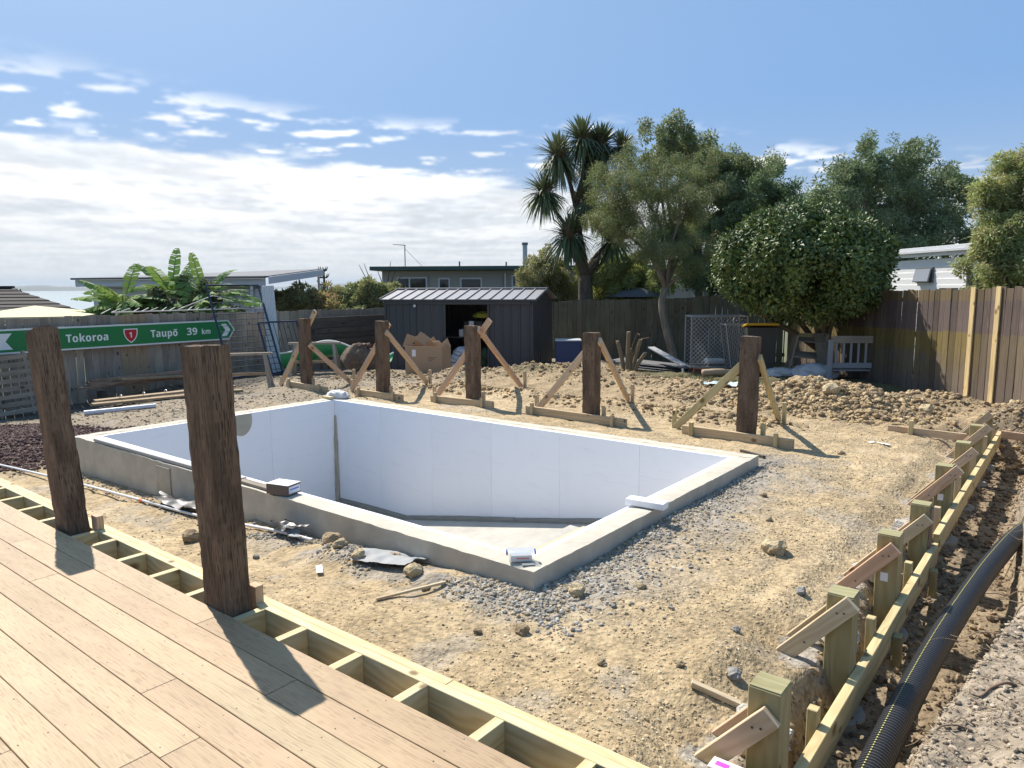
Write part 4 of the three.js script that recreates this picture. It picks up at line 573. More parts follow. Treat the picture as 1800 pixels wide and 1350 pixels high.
  for (const [x, z, r, m] of [[-2.3, -2.62, 0.024, 1], [-1.9, -3.6, 0.03, 0], [-1.3, -3.5, 0.026, 2], [-1.75, -5.3, 0.028, 0], [-1.2, -4.25, 0.035, 2], [-1.15, -3.1, 0.04, 2], [-2.0, -5.9, 0.028, 1], [-4.4, -2.7, 0.025, 2], [-1.65, -2.75, 0.022, 0], [-5.6, -2.4, 0.026, 1], [-7.2, -2.5, 0.04, 2], [-1.9, -7.9, 0.04, 0], [-1.35, -2.95, 0.024, 0]]) rock(x, z, r, 'small loose stone lying on the open clay around the pool', m, 'loose stones on the clay');
}
// ---------- fences ----------
function fence(name, label, A, B, y0, y1, opt) {
  const d = B.clone().sub(A), L = d.length(), dir = d.clone().normalize(), yaw = Math.atan2(-dir.z, dir.x), face = opt.face ?? 1;
  const t = thing(name, label, 'fence', [A.x, y0(0), A.z], null, yaw), w = opt.w ?? 0.15; let s = 0, i = 0;
  const variants = [];
  while (s < L - 0.02) {
    const ww = Math.min(w * rr(0.93, 1.05), L - s), u = (s + ww / 2) / L, px = A.x + d.x * u, pz = A.z + d.z * u, bot = gh(clamp(px, -16.4, 0.5), clamp(pz, -19, -1)) - 0.06, top = y1(u) + rr(-0.018, 0.018), H = top - bot;
    const { mat, uvFlat } = opt.mat(u, s, i), g = cbox(ww - rr(0.002, 0.012), H, 0.018, 0.002, uvFlat ? { tu: 1, tv: 1 } : {});
    if (uvFlat) { const p = g.attributes.position, uv = g.attributes.uv, o = rnd(); for (let k = 0; k < p.count; k++) uv.setXY(k, p.getX(k) / 0.3 + o, clamp((p.getY(k) + H / 2) / H, 0.001, 0.999)); }
    const m = part(t, 'paling', g, mat, [s + ww / 2, (top + bot) / 2 - t.position.y, rr(-0.004, 0.004) + (opt.lap && i % 2 ? 0.019 * face : 0)]); m.rotation.z = rr(-1, 1) * (opt.tilt ?? 0.006);
    s += ww + (rnd() < (opt.gapChance ?? 0.05) ? rr(0.008, 0.02) : 0); i++;
  }
  for (const f of [0.16, 0.55, 0.9]) { const y = (u) => lerp(gh(clamp(A.x + d.x * u, -16.4, 0.5), A.z + d.z * u), y1(u), f); for (let k = 0; k < 4; k++) { const u0 = k / 4 + 0.001, u1 = (k + 1) / 4 - 0.001; const a = V(A.x + d.x * u0, y(u0), A.z + d.z * u0), b = V(A.x + d.x * u1, y(u1), A.z + d.z * u1), n = V(-dir.z, 0, dir.x).multiplyScalar(-0.036 * face); beam(t, 'fence_rail', a.add(n), b.add(n), 0.045, 0.09, opt.railMat ?? M.greyWood[1]); } }
  return t;
}
{
  seed(1110);
  fence('paling_fence', 'grey weathered paling fence behind the road sign', V(-16.15, 0, -1.2), V(-16.05, 0, -17.6), () => -0.6, (u) => 1.15 + 0.03 * Math.sin(u * 6), { mat: (u, s) => ({ mat: s > 5.75 && s < 6.32 ? M.tanWood[0] : s > 10.5 ? pick(M.greyWood.slice(1, 2)) : pick(M.greyWood) }), gapChance: 0.03 });
  fence('paling_fence', 'dark green mossy paling fence behind the shed', V(-16.0, 0, -17.75), V(-5.75, 0, -18.0), () => -0.5, (u) => lerp(1.16, 1.5, u) + 0.02 * Math.sin(u * 17), { mat: () => ({ mat: pick(M.greenWood) }), gapChance: 0.12, tilt: 0.01, railMat: M.greenWood[1], w: 0.16 });
  const A = V(-5.75, 0, -18.22), B = V(0.55, 0, -10.86);
  fence('paling_fence', 'tall brown stained paling fence with two new pale palings', A, B, () => -0.2, (u) => lerp(1.52, 1.74, u), { w: 0.152, gapChance: 0.3, tilt: 0.014, mat: (u, s) => ({ mat: pick(M.stained[s < 6.9 ? (s > 5.9 ? 1 : 0) : 2]), uvFlat: 1 }) });
  // new battens nailed over gaps
  const dir = B.clone().sub(A).normalize(), n = V(-dir.z, 0, dir.x), put = (s, w, label) => { const c = A.clone().addScaledVector(dir, s).addScaledVector(n, 0.024), t = thing('fence_batten', label, 'batten', [c.x, -0.1, c.z], null, Math.atan2(-dir.z, dir.x)); const bot = gh(c.x, c.z) - 0.03, top = lerp(1.52, 1.74, s / A.distanceTo(B)) + 0.015; part(t, 'batten', cbox(w, top - bot, 0.02, 0.002), M.newPaling[0], [0, (top + bot) / 2 + 0.1, 0]); t.rotation.z = 0; };
  put(6.72, 0.10, 'new pale timber batten nailed on the stained fence, farther of the two'); put(7.27, 0.10, 'new pale timber batten nailed on the stained fence, nearer of the two');
}
// ---------- road sign ----------
{
  const z0 = -4.25, L = 5.3, H = 0.47, t = thing('road_sign', 'long green direction sign with white lettering and an arrow end fixed to the fence', 'sign', [-15.98, 0.515, z0]);
  const tip = 0.16, shape = (k) => { const s = new THREE.Shape(); s.moveTo(k, k); s.lineTo(L - tip - k * 0.4, k); s.lineTo(L - k * 1.2, H / 2); s.lineTo(L - tip - k * 0.4, H - k); s.lineTo(k, H - k); s.closePath(); return s; };
  const bd = part(t, 'board', new THREE.ExtrudeGeometry(shape(0), { depth: 0.012, bevelEnabled: false }), std({ color: lin(0.52, 0.53, 0.52), roughness: 0.5 }), [0, 0, 0.014]);
  const c = document.createElement('canvas'); c.width = 2048; c.height = 184; const g = c.getContext('2d'), kx = 2048 / L, ky = 184 / H;
  g.fillStyle = '#dfe3df'; g.fillRect(0, 0, 2048, 184);
  const path = (k) => { g.beginPath(); g.moveTo(0, k * ky); g.lineTo((L - tip - k * 0.4) * kx, k * ky); g.lineTo((L - k * 1.2) * kx, 92); g.lineTo((L - tip - k * 0.4) * kx, 184 - k * ky); g.lineTo(0, 184 - k * ky); g.closePath(); };
  path(0.034); g.fillStyle = '#0d7a3f'; g.fill();
  g.fillStyle = '#f0f2ee'; g.textBaseline = 'alphabetic';
  const span = (str, za, zb, size, base) => { g.save(); g.font = 'bold ' + size + 'px sans-serif'; const w = g.measureText(str).width, want = (z0 - zb - (z0 - za)) * kx; g.translate((z0 - za) * kx, base); g.scale(want / w, 1); g.fillText(str, 0, 0); g.restore(); };
  span('Tokoroa', -5.87, -6.69, 86, 124); span('Taupo', -7.55, -8.16, 86, 122); span('39', -8.36, -8.62, 88, 120); span('km', -8.71, -8.94, 66, 120);
  g.fillRect((8.105 - 4.25) * kx - 15, 62, 30, 8);   // macron over the o
  // state highway shield
  const sx = (7.135 - 4.25) * kx; g.save(); g.translate(sx, 92); const sh = (k) => { g.beginPath(); g.moveTo(-52 * k, -50 * k); g.lineTo(52 * k, -50 * k); g.bezierCurveTo(58 * k, -10 * k, 46 * k, 34 * k, 0, 62 * k); g.bezierCurveTo(-46 * k, 34 * k, -58 * k, -10 * k, -52 * k, -50 * k); g.closePath(); }; sh(1.06); g.fillStyle = '#f0f2ee'; g.fill(); sh(0.9); g.fillStyle = '#c01d28'; g.fill(); g.fillStyle = '#f0f2ee'; g.font = 'bold 60px sans-serif'; g.textAlign = 'center'; g.fillText('1', 0, 20); g.restore();
  // arrow heads
  const chev = (z, dir, w, d) => { const x = (z0 - z) * kx; g.fillStyle = '#eef0ec'; g.beginPath(); g.moveTo(x, 36); g.lineTo(x + dir * d, 92); g.lineTo(x, 148); g.lineTo(x + dir * -w, 148); g.lineTo(x + dir * (d - w), 92); g.lineTo(x + dir * -w, 36); g.closePath(); g.fill(); };
  chev(-9.33, 1, 50, 40);
  g.fillStyle = '#e8ebe6'; { const x = (4.95 - 4.25) * kx; g.beginPath(); g.moveTo(x, 32); g.lineTo(x - 44, 92); g.lineTo(x, 152); g.lineTo(x - 150, 152); g.lineTo(x - 196, 92); g.lineTo(x - 150, 32); g.closePath(); g.fill(); }
  const tx = new THREE.CanvasTexture(c); tx.colorSpace = THREE.SRGBColorSpace; tx.magFilter = THREE.LinearFilter;
  const pg = new THREE.ShapeGeometry(shape(0.002)), p = pg.attributes.position, uv = pg.attributes.uv; for (let i = 0; i < p.count; i++) uv.setXY(i, p.getX(i) / L, p.getY(i) / H);
  part(t, 'printed_face', pg, std({ map: tx, roughness: 0.5 }), [0, 0, 0.029]);
  t.rotation.y = Math.PI / 2;
}
// ---------- garden shed ----------
{
  seed(1210);
  const a = 2.9, t = thing('garden_shed', 'dark charcoal metal garden shed with an open doorway and a ribbed gable roof coloured paler for its sun and sky sheen', 'shed', [-12.24, -0.40, -13.32], null, Math.atan2(0.379, 0.925));
  // local: x along the front (left to right), z towards the viewer, front at z=0
  const W = 3.85, D = 2.1, H = 1.78, wallM = std({ color: lin(0.058, 0.056, 0.060), roughness: 0.5 }), trim = std({ color: lin(0.05, 0.048, 0.052), roughness: 0.45 }), litRoofM = std({ color: lin(0.30, 0.29, 0.295), roughness: 0.38, metalness: 0.25 });  // same charcoal steel; roof colour lightened to hold the sun and sky reflection
  const sheetShape = (w, n) => { const pos = [], idx = [], pts = []; for (let i = 0; i < n; i++) { const p = w / n, x = i * p; pts.push([x, 0], [x + p * 0.38, 0], [x + p * 0.46, 0.018], [x + p * 0.62, 0.018], [x + p * 0.70, 0]); } pts.push([w, 0]); return pts; };
  const sheet = (w, h, n) => { const pts = sheetShape(w, n), pos = [], idx = []; pts.forEach(([x, z]) => pos.push(x - w / 2, 0, z, x - w / 2, h, z)); for (let i = 0; i < pts.length - 1; i++) { const k = i * 2; idx.push(k, k + 2, k + 1, k + 1, k + 2, k + 3); } const g = new THREE.BufferGeometry(); g.setAttribute('position', new THREE.Float32BufferAttribute(pos, 3)); g.setIndex(idx); return creased(g, 0.3); };
  const doorL = -0.30, doorR = 0.82;   // the open doorway
  const ds = Object.assign(wallM.clone(), { side: THREE.DoubleSide });
  part(t, 'front_panel', sheet(doorL + W / 2 - 0.72, H, 5), ds, [(-W / 2 + doorL - 0.72) / 2, 0, 0]);
  const sd = part(t, 'sliding_door', sheet(0.74, H - 0.1, 3), ds, [doorL - 0.36, 0.03, 0.03]); part(sd, 'handle', cbox(0.02, 0.14, 0.02, 0.004), trim, [0.31, 0.8, 0.03]);
  part(t, 'front_panel', sheet(W / 2 - doorR, H, 5), ds, [(W / 2 + doorR) / 2, 0, 0]);
  const s2 = part(t, 'side_panel', sheet(D, H, 9), ds, [W / 2, 0, -D / 2], [0, Math.PI / 2, 0]); part(t, 'side_panel', sheet(D, H, 9), ds, [-W / 2, 0, -D / 2], [0, -Math.PI / 2, 0]); part(t, 'back_panel', sheet(W, H, 14), ds, [0, 0, -D], [0, Math.PI, 0]);
  for (const x of [-W / 2, W / 2]) { part(t, 'corner_trim', cbox(0.05, H, 0.05, 0.004), trim, [x, H / 2, 0.0]); const gs = new THREE.Shape(); gs.moveTo(0, 0); gs.lineTo(-D, 0); gs.lineTo(-D / 2, 0.235); gs.closePath(); const gg = new THREE.ExtrudeGeometry(gs, { depth: 0.01, bevelEnabled: false }); gg.rotateY(-Math.PI / 2); part(t, 'gable_panel', gg, trim, [x + 0.005, H, 0]); }
  part(t, 'door_jamb', cbox(0.05, H - 0.06, 0.05, 0.004), trim, [doorR, (H - 0.06) / 2, 0.012]); part(t, 'door_header', cbox(W - 0.06, 0.09, 0.06, 0.004), trim, [0, H - 0.04, 0.035]); part(t, 'floor', cbox(W - 0.1, 0.04, D - 0.1, 0.004), M.concreteGrey, [0, 0.02, -D / 2]); part(t, 'door_track', cbox(W - 0.06, 0.03, 0.06, 0.004), trim, [0, 0.015, 0.04]);
  part(t, 'round_vent', new THREE.CylinderGeometry(0.035, 0.035, 0.02, 12).rotateX(Math.PI / 2), glossy([0.6, 0.6, 0.6], 0.4), [-W / 2 + 0.83, H - 0.12, 0.075]);
  // roof: two slopes of pans with raised seams
  const ov = 0.14, run = D / 2 + 0.09, rise = 0.25, len = Math.hypot(run, rise), ang = Math.atan2(rise, run);
  for (const s of [1, -1]) { const rp = part(t, 'roof_slope', cbox(W + 2 * ov, 0.012, len, 0.002), litRoofM, [0, H + 0.03 + rise / 2, -D / 2 + s * run / 2], [s * ang, 0, 0]); for (let i = 0; i <= 14; i++) part(rp, 'seam', cbox(0.035, 0.028, len - 0.004, 0.004), i === 0 || i === 14 ? trim : litRoofM, [-W / 2 - ov + 0.02 + i * (W + 2 * ov - 0.04) / 14, 0.02, 0]); }
  part(t, 'ridge_cap', cbox(W + 2 * ov, 0.03, 0.16, 0.006), litRoofM, [0, H + 0.055 + rise, -D / 2]); part(t, 'eave_trim', cbox(W + 2 * ov, 0.05, 0.03, 0.004), trim, [0, H + 0.02, 0.085]);
  t.updateMatrixWorld(true);
  // things kept inside
  const inside = (name, label, cat, geo, mat, p, ry = 0, group) => { const w = t.localToWorld(V(...p)); const m = solo(name, label, cat, geo, mat, [w.x, w.y, w.z], group); m.rotation.y = t.rotation.y + ry; return m; };
  const says = ['lowest left', 'lowest right', 'middle left', 'middle right', 'topmost'];
  [[-0.12, 0.12], [0.26, 0.12], [-0.1, 0.30], [0.24, 0.30], [0.05, 0.48]].forEach(([x, y], i) => { const m = inside('cement_bag', 'white bag of cement in the shed doorway, ' + says[i] + ' of the stack', 'bag', M.bagGeo.clone().scale(0.24, 0.13, 0.18), M.bagWhite, [x, y + 0.02, -0.28], rr(-0.2, 0.2), 'bags in the shed doorway'); });
  inside('bag_pallet', 'pale wooden pallet under the white bags in the shed', 'pallet', cbox(0.9, 0.07, 0.5, 0.004), M.pink[2], [0.1, 0.085, -0.3]);
  inside('storage_box', 'black storage box with white marking inside the shed', 'box', cbox(0.5, 0.4, 0.35, 0.01), glossy([0.02, 0.02, 0.02], 0.5), [0.2, 1.06, -0.8]); inside('storage_shelf', 'dark shelf across the inside of the shed', 'shelf', cbox(1.6, 0.03, 0.4, 0.004), M.oldStack[1], [0.2, 0.84, -0.8]); inside('white_marker', 'small white square tag hanging inside the shed doorway', 'tag', cbox(0.13, 0.12, 0.01, 0.002), glossy([0.7, 0.7, 0.7], 0.6), [0.18, 1.2, -0.56]);
  [['paint_pail', 'white paint pail on the shed shelf, left', -0.12, 0.95, 0.12, 0.2, [0.55, 0.55, 0.55]], ['tool_case', 'red tool case on the shed floor behind the bags', 0.45, 0.2, 0.3, 0.25, [0.3, 0.04, 0.03]], ['paper_carton', 'brown carton on the shed shelf, right', 0.6, 0.98, 0.25, 0.25, [0.4, 0.28, 0.17]], ['garden_drum', 'blue drum under the shed shelf', 0.1, 0.65, 0.28, 0.3, [0.05, 0.12, 0.3]]].forEach(([n, l, x, y, w, h, c]) => inside(n, l, n.split('_')[1], cbox(w, h, 0.25, 0.02), glossy(c, 0.6), [x, y, -0.72]));
  inside('fertiliser_bag', 'yellow green bag at the top of the shed doorway', 'bag', M.bagGeo.clone().scale(0.3, 0.1, 0.2), glossy([0.35, 0.34, 0.03], 0.6), [0.5, 1.4, -0.75]); inside('mulch_bag', 'dark green bag on the shed floor by the jamb', 'bag', M.bagGeo.clone().scale(0.2, 0.3, 0.2), glossy([0.03, 0.06, 0.02], 0.6), [0.62, 0.3, -0.5]);
}
const V2 = (x, z, dy = 0) => [x, gh(x, z) + dy, z];
// ---------- things about the shed ----------
{
  seed(1240);
  const kraft = std({ color: lin(0.40, 0.27, 0.165), roughness: 0.85 }), kraftIn = std({ color: lin(0.47, 0.34, 0.22), roughness: 0.9 });
  const cb = thing('cardboard_box', 'large brown cardboard box with torn open flaps in front of the shed', 'box', V2(-11.55, -11.6, 0.02), null, 0.42); const w = 0.86, h = 0.62, d = 0.6;
  const wl = (n, ww, hh, dd, x, y, z, m = kraft, r) => part(cb, n, cbox(ww, hh, dd, 0.002, SQ), m, [x, y, z], r);
  wl('side_wall', w, h, 0.008, 0, h / 2, d / 2); wl('side_wall', w, h, 0.008, 0, h / 2, -d / 2); wl('side_wall', 0.008, h, d - 0.01, -w / 2, h / 2, 0); wl('side_wall', 0.008, h, d - 0.01, w / 2, h / 2, 0); wl('base', w - 0.02, 0.008, d - 0.02, 0, 0.006, 0);
  wl('flap', 0.34, 0.26, 0.006, -0.26, h + 0.10, -d / 2 + 0.07, kraftIn, [0.5, 0.1, 0.3]); wl('flap', 0.3, 0.22, 0.006, -0.1, h + 0.14, 0.02, kraft, [-0.3, 0.5, -0.5]); wl('flap', 0.26, 0.2, 0.006, 0.28, h + 0.05, 0.1, std({ color: lin(0.6, 0.55, 0.45), roughness: 0.85 }), [0.9, -0.3, 0.5]); wl('flap', 0.3, 0.2, 0.006, -0.42, h + 0.09, 0.08, kraft, [0, 0.3, 1.2]); wl('flap', 0.25, 0.24, 0.006, 0.05, h + 0.04, -0.1, kraft, [0.7, 0.9, 0.2]); wl('flap', 0.2, 0.22, 0.006, 0.4, h + 0.02, -0.1, kraftIn, [0.2, 1.2, 0.4]);
  part(cb, 'paper_label', cbox(0.09, 0.15, 0.002, 0.0005), M.paper, [-0.22, h * 0.76, d / 2 + 0.006]);
  for (let i = 0; i < 3; i++) part(cb, 'printed_line', cbox(0.2 - i * 0.05, 0.012, 0.001, 0.0003), std({ color: lin(0.12, 0.09, 0.07) }), [0.2 - i * 0.02, 0.38 - i * 0.035, d / 2 + 0.0052]);
  // brown slumped sack and log ends
  const sk = thing('soil_sack', 'brown slumped sack leaning beside the green slide', 'sack', V2(-12.35, -10.35), null, 0.3); const sg = M.bagGeo.clone().scale(0.42, 0.36, 0.3); sg.rotateZ(-0.35); part(sk, 'sack', sg, std({ color: lin(0.165, 0.12, 0.085), map: M.dirtTex, roughness: 0.95 }), [0, 0.26, 0]); for (let i = 0; i < 4; i++) part(sk, 'clod', stone(70 + i, 0.8, 1).scale(0.09, 0.08, 0.08), std({ color: lin(0.1, 0.065, 0.05), roughness: 1 }), [-0.1 + 0.09 * i, 0.58 + 0.03 * (i % 2), 0.05 * (i % 3)]);
  // green wavy slide lying on its side: a U channel
  const sl = thing('plastic_slide', 'green wavy plastic slide with a white rim lying by the fence', 'slide', V2(-13.6, -10.7, 0.12), null, 0.55), N = 30, pos = [], idx = [], sec = []; for (let j = 0; j <= 10; j++) { const a = j / 10 * Math.PI * 0.9 - 0.15; sec.push([Math.cos(a) * 0.32, -Math.sin(a) * 0.34]); }
  const cl = (i) => { const u = i / N; return [lerp(-1.25, 1.25, u), 0.36 + 0.16 * Math.sin(u * 7.2 - 1.4) * (0.4 + u) + 0.22 * u]; };
  for (let i = 0; i <= N; i++) { const [x, y] = cl(i); for (const [z, yy] of sec) pos.push(x, y + yy, z); } for (let i = 0; i < N; i++) for (let j = 0; j < 10; j++) { const k = i * 11 + j; idx.push(k, k + 11, k + 1, k + 1, k + 11, k + 12); }
  const ug = new THREE.BufferGeometry(); ug.setAttribute('position', new THREE.Float32BufferAttribute(pos, 3)); ug.setIndex(idx); ug.computeVertexNormals(); part(sl, 'channel', ug, std({ color: lin(0.02, 0.26, 0.10), roughness: 0.4, side: THREE.DoubleSide })); for (const s of [0, 10]) part(sl, 'white_rim', tube([...Array(13)].map((_, i) => { const [x, y] = cl(i * N / 12); return V(x, y + sec[s][1], sec[s][0]); }), [0.022], 6), glossy([0.7, 0.72, 0.7], 0.5));
  // blue box, cut stems, sheets
  const bb = thing('blue_box', 'blue plastic box with a pale lid standing right of the shed', 'box', V2(-9.7, -14.45, 0.02), null, 0.62); part(bb, 'body', cbox(0.6, 0.72, 0.55, 0.02), glossy([0.022, 0.04, 0.115], 0.5), [0, 0.37, 0]); part(bb, 'lid', cbox(0.62, 0.03, 0.57, 0.008), glossy([0.45, 0.47, 0.5], 0.5), [0, 0.745, 0]);
  const barkM = std({ color: lin(0.26, 0.19, 0.115), roughness: 1, bumpMap: M.dirtBump, bumpScale: 0.01 }); M.bark = barkM;
  const st = thing('cut_stump', 'cluster of cut leafless stems sprouting from one stump', 'stump', V2(-7.25, -13.0)); for (const [dx, dz, h, lx] of [[-0.1, 0, 0.75, -0.16], [0, 0.05, 0.95, 0.02], [0.1, 0, 0.8, 0.16], [0.04, -0.08, 0.6, -0.05], [0.14, 0.05, 0.55, 0.26]]) { part(st, 'stem', tube([V(dx * 0.6, -0.1, dz), V(dx + lx * 0.3, h * 0.5, dz), V(dx + lx, h, dz)], [0.05, 0.045, 0.04], 8), barkM); part(st, 'cut_face', new THREE.CylinderGeometry(0.037, 0.037, 0.01, 10), std({ color: lin(0.5, 0.37, 0.22) }), [dx + lx, h + 0.002, dz]); } part(st, 'twig', tube([V(0.1, 0.5, 0), V(0.25, 0.8, 0.02), V(0.45, 0.85, 0)], [0.012, 0.006], 5), barkM); part(st, 'twig', tube([V(0.05, 0.6, 0), V(0.2, 0.92, 0.02), V(0.3, 0.9, 0.1)], [0.01, 0.005], 5), barkM);
  for (let i = 0; i < 4; i++) { const s = thing('corrugated_sheet', ['top', 'second', 'third', 'lowest'][i] + ' corrugated iron sheet of the pile by the back fence', 'roof sheet', V2(-8.0 + i * 0.12, -15.6 + i * 0.05, 0.19 - i * 0.055), 'corrugated sheets by the back fence', 0.15 + i * 0.07); const g = new THREE.PlaneGeometry(1.9, 0.7, 2, 44); g.rotateX(-Math.PI / 2); const p = g.attributes.position; for (let k = 0; k < p.count; k++) p.setY(k, 0.012 * Math.sin(p.getZ(k) * 80) + p.getX(k) * -0.06); g.computeVertexNormals(); part(s, 'sheet', g, std({ color: lin(0.14, 0.14, 0.145), roughness: 0.6, metalness: 0.3, side: THREE.DoubleSide })); }
  const lp = thing('white_plank', 'white painted panel lying slanted on the corrugated sheets', 'panel', [-7.55, gh(-7.55, -15.4), -15.4]); beam(lp, 'panel', V(-8.1, 0.28, -15.6), V(-7.0, -0.05, -15.1), 0.2, 0.03, std({ color: lin(0.4, 0.4, 0.4), roughness: 0.7 })); beam(lp, 'leg', V(-7.0, -0.1, -15.0), V(-6.9, -0.42, -14.9), 0.04, 0.04, std({ color: lin(0.5, 0.5, 0.48), roughness: 0.7 }));
  // wire cages
  const wire = std({ color: lin(0.36, 0.37, 0.39), roughness: 0.45, metalness: 0.6 });
  const cage = (name, label, pos, ry, w, h, d, sp, diag, lean = 0) => { const t = thing(name, label, 'cage', pos, null, ry); const bars = []; const fr = 0.014; for (const x of [-w / 2, w / 2]) for (const z of [-d / 2, d / 2]) part(t, 'frame_post', rod(V(x + lean, h, z), V(x, 0, z), fr, 6), wire); for (const y of [0.02, h]) { for (const z of [-d / 2, d / 2]) part(t, 'frame_bar', rod(V(-w / 2 + lean * y / h, y, z), V(w / 2 + lean * y / h, y, z), fr, 6), wire); for (const x of [-w / 2, w / 2]) part(t, 'frame_bar', rod(V(x + lean * y / h, y, -d / 2), V(x + lean * y / h, y, d / 2), fr, 6), wire); }
    const face = (z) => { const b = []; if (diag) { for (let s = -h; s < w; s += sp) { for (const k of [1, -1]) { let x0 = Math.max(0, s), x1 = Math.min(w, s + h), y0 = x0 - s, y1 = x1 - s; if (x1 <= x0) continue; if (k < 0) { y0 = h - y0; y1 = h - y1; } b.push(rod(V(x0 - w / 2 + lean * y0 / h, y0, z), V(x1 - w / 2 + lean * y1 / h, y1, z), 0.0035, 4)); } } } else for (let x = sp; x < w; x += sp) b.push(rod(V(x - w / 2, 0.02, z), V(x - w / 2 + lean, h, z), 0.005, 4)); return merged(b); };
    const a = part(t, 'wire_mesh', face(d / 2), wire); a.userData.kind = 'stuff'; const b2 = part(t, 'wire_mesh', face(-d / 2), wire); b2.userData.kind = 'stuff'; return t; };
  const cx = V2(-6.45, -15.45, 0.14); cage('wire_cage', 'galvanised wire mesh cage standing on bricks in front of the back fence', cx, 0.62, 1.2, 1.12, 0.7, 0.095, true);
  const tr = solo('plastic_tray', 'white plastic tray inside the wire mesh cage', 'tray', cbox(0.4, 0.1, 0.35, 0.02), glossy([0.5, 0.5, 0.48], 0.6), [cx[0], cx[1] + 0.12, cx[2]]); tr.rotation.y = 0.62;
  const brick = std({ color: lin(0.25, 0.1, 0.065), map: M.dirtTex, roughness: 0.9 }); [[-0.4, 0.28, 'left'], [0.36, 0.3, 'right'], [-0.4, -0.28, 'rear left'], [0.36, -0.28, 'rear right']].forEach(([x, z, l]) => { const c = Math.cos(0.62), s = Math.sin(0.62), wx = cx[0] + x * c + z * s, wz = cx[2] - x * s + z * c; const b = solo('brick', 'red brick under the ' + l + ' corner of the wire cage', 'brick', cbox(0.23, 0.14, 0.1, 0.004, SQ), brick, [wx, gh(wx, wz) + 0.06, wz], 'bricks under the cage'); b.rotation.y = 0.62; });
  cage('wire_crate', 'leaning rack of upright wires beside the wire mesh cage', V2(-5.75, -15.35), 0.62, 0.62, 1.05, 0.5, 0.04, false, -0.16);
  const log = solo('log', 'short pale log lying on the grass in front of the wire cage', 'log', tube([V(-0.35, 0, 0), V(0, 0.02, 0.01), V(0.35, 0, 0)], [0.07, 0.075, 0.065], 10), std({ color: lin(0.42, 0.32, 0.22), roughness: 0.95 }), V2(-5.95, -14.5, 0.06)); log.rotation.y = 0.6;
  // wheelie bin with yellow lid
  const wb = thing('wheelie_bin', 'dark wheelie bin with a yellow lid behind the last braced post', 'bin', V2(-5.32, -15.05), null, 0.5); const bs = new THREE.CylinderGeometry(0.42, 0.34, 0.95, 4, 1); bs.rotateY(Math.PI / 4); part(wb, 'body', creased(bs, 0.3), std({ color: lin(0.035, 0.037, 0.035), roughness: 0.55 }), [0, 0.53, 0]); part(wb, 'lid', cbox(0.64, 0.05, 0.68, 0.015), glossy([0.62, 0.36, 0.015], 0.5), [0, 1.04, 0], [-0.12, 0, 0]); for (const s of [-1, 1]) part(wb, 'wheel', new THREE.CylinderGeometry(0.1, 0.1, 0.05, 16).rotateZ(Math.PI / 2), glossy([0.02, 0.02, 0.02], 0.7), [s * 0.26, 0.1, -0.27]); part(wb, 'handle', rod(V(-0.22, 0.98, -0.36), V(0.22, 0.98, -0.36), 0.016, 8), glossy([0.03, 0.03, 0.03], 0.6));
  // leaning boards and crate behind the tree
  const crate = thing('leaning_crate', 'weathered wooden shelf crate leaning behind the camellia trunk', 'crate', V2(-4.5, -15.45), null, 0.6); for (const x of [-0.3, 0.3]) part(crate, 'upright', cbox(0.025, 0.85, 0.3, 0.003), M.greyWood[2], [x, 0.42, 0], [0, 0, -0.22]); for (const y of [0.1, 0.42, 0.74]) part(crate, 'shelf', cbox(0.58, 0.025, 0.3, 0.003), M.greyWood[0], [(y - 0.42) * 0.22, y, 0], [0.35, 0, -0.1]); part(crate, 'backboard', cbox(0.5, 0.2, 0.02, 0.003), M.pine[1], [0.1, 0.78, -0.08], [0.6, 0, 0]);
  const slab = thing('leaning_board', 'grey board leaning beside the crate behind the tree', 'board', V2(-4.05, -15.5)); beam(slab, 'board', V(-4.0, gh(-4, -15.5), -15.35), V(-4.25, 0.75, -15.6), 0.35, 0.02, M.greyWood[3], 0.002);
  M.bag('white_sack', 'white crumpled sack lying at the foot of the camellia', 'sack', V2(-4.15, -15.0, 0.1), [0.42, 0.2, 0.22], M.bagWhite, 0.3); M.bag('white_sack', 'long white sack lying left of the camellia foot', 'sack', V2(-4.75, -14.85, 0.07), [0.4, 0.12, 0.14], M.bagWhite, 0.6);
  // white bench seat stood against the fence
  const bn = thing('garden_bench', 'old white painted slatted bench beside the camellia trunk', 'bench', V2(-3.42, -15.1), null, 0.62), wp = std({ color: lin(0.40, 0.40, 0.40), roughness: 0.75, map: M.foam[2].map }), wpo = std({ color: lin(0.72, 0.72, 0.72), roughness: 0.7 });
  part(bn, 'top_rail', cbox(1.0, 0.14, 0.03, 0.004), M.greyWood[2], [0, 0.78, 0]); part(bn, 'lower_rail', cbox(1.0, 0.1, 0.03, 0.004), wp, [0, 0.28, 0]); for (let i = 0; i < 7; i++) part(bn, 'slat', cbox(0.04, 0.42, 0.02, 0.003), wp, [-0.42 + i * 0.14, 0.52, -0.004]); part(bn, 'leg', cbox(0.16, 0.84, 0.07, 0.006), wpo, [0.56, 0.36, 0.04]); part(bn, 'leg', cbox(0.08, 0.84, 0.07, 0.006), wp, [-0.54, 0.36, 0.02]); part(bn, 'seat', cbox(1.0, 0.03, 0.35, 0.004), wp, [0, 0.18, -0.2]);
}
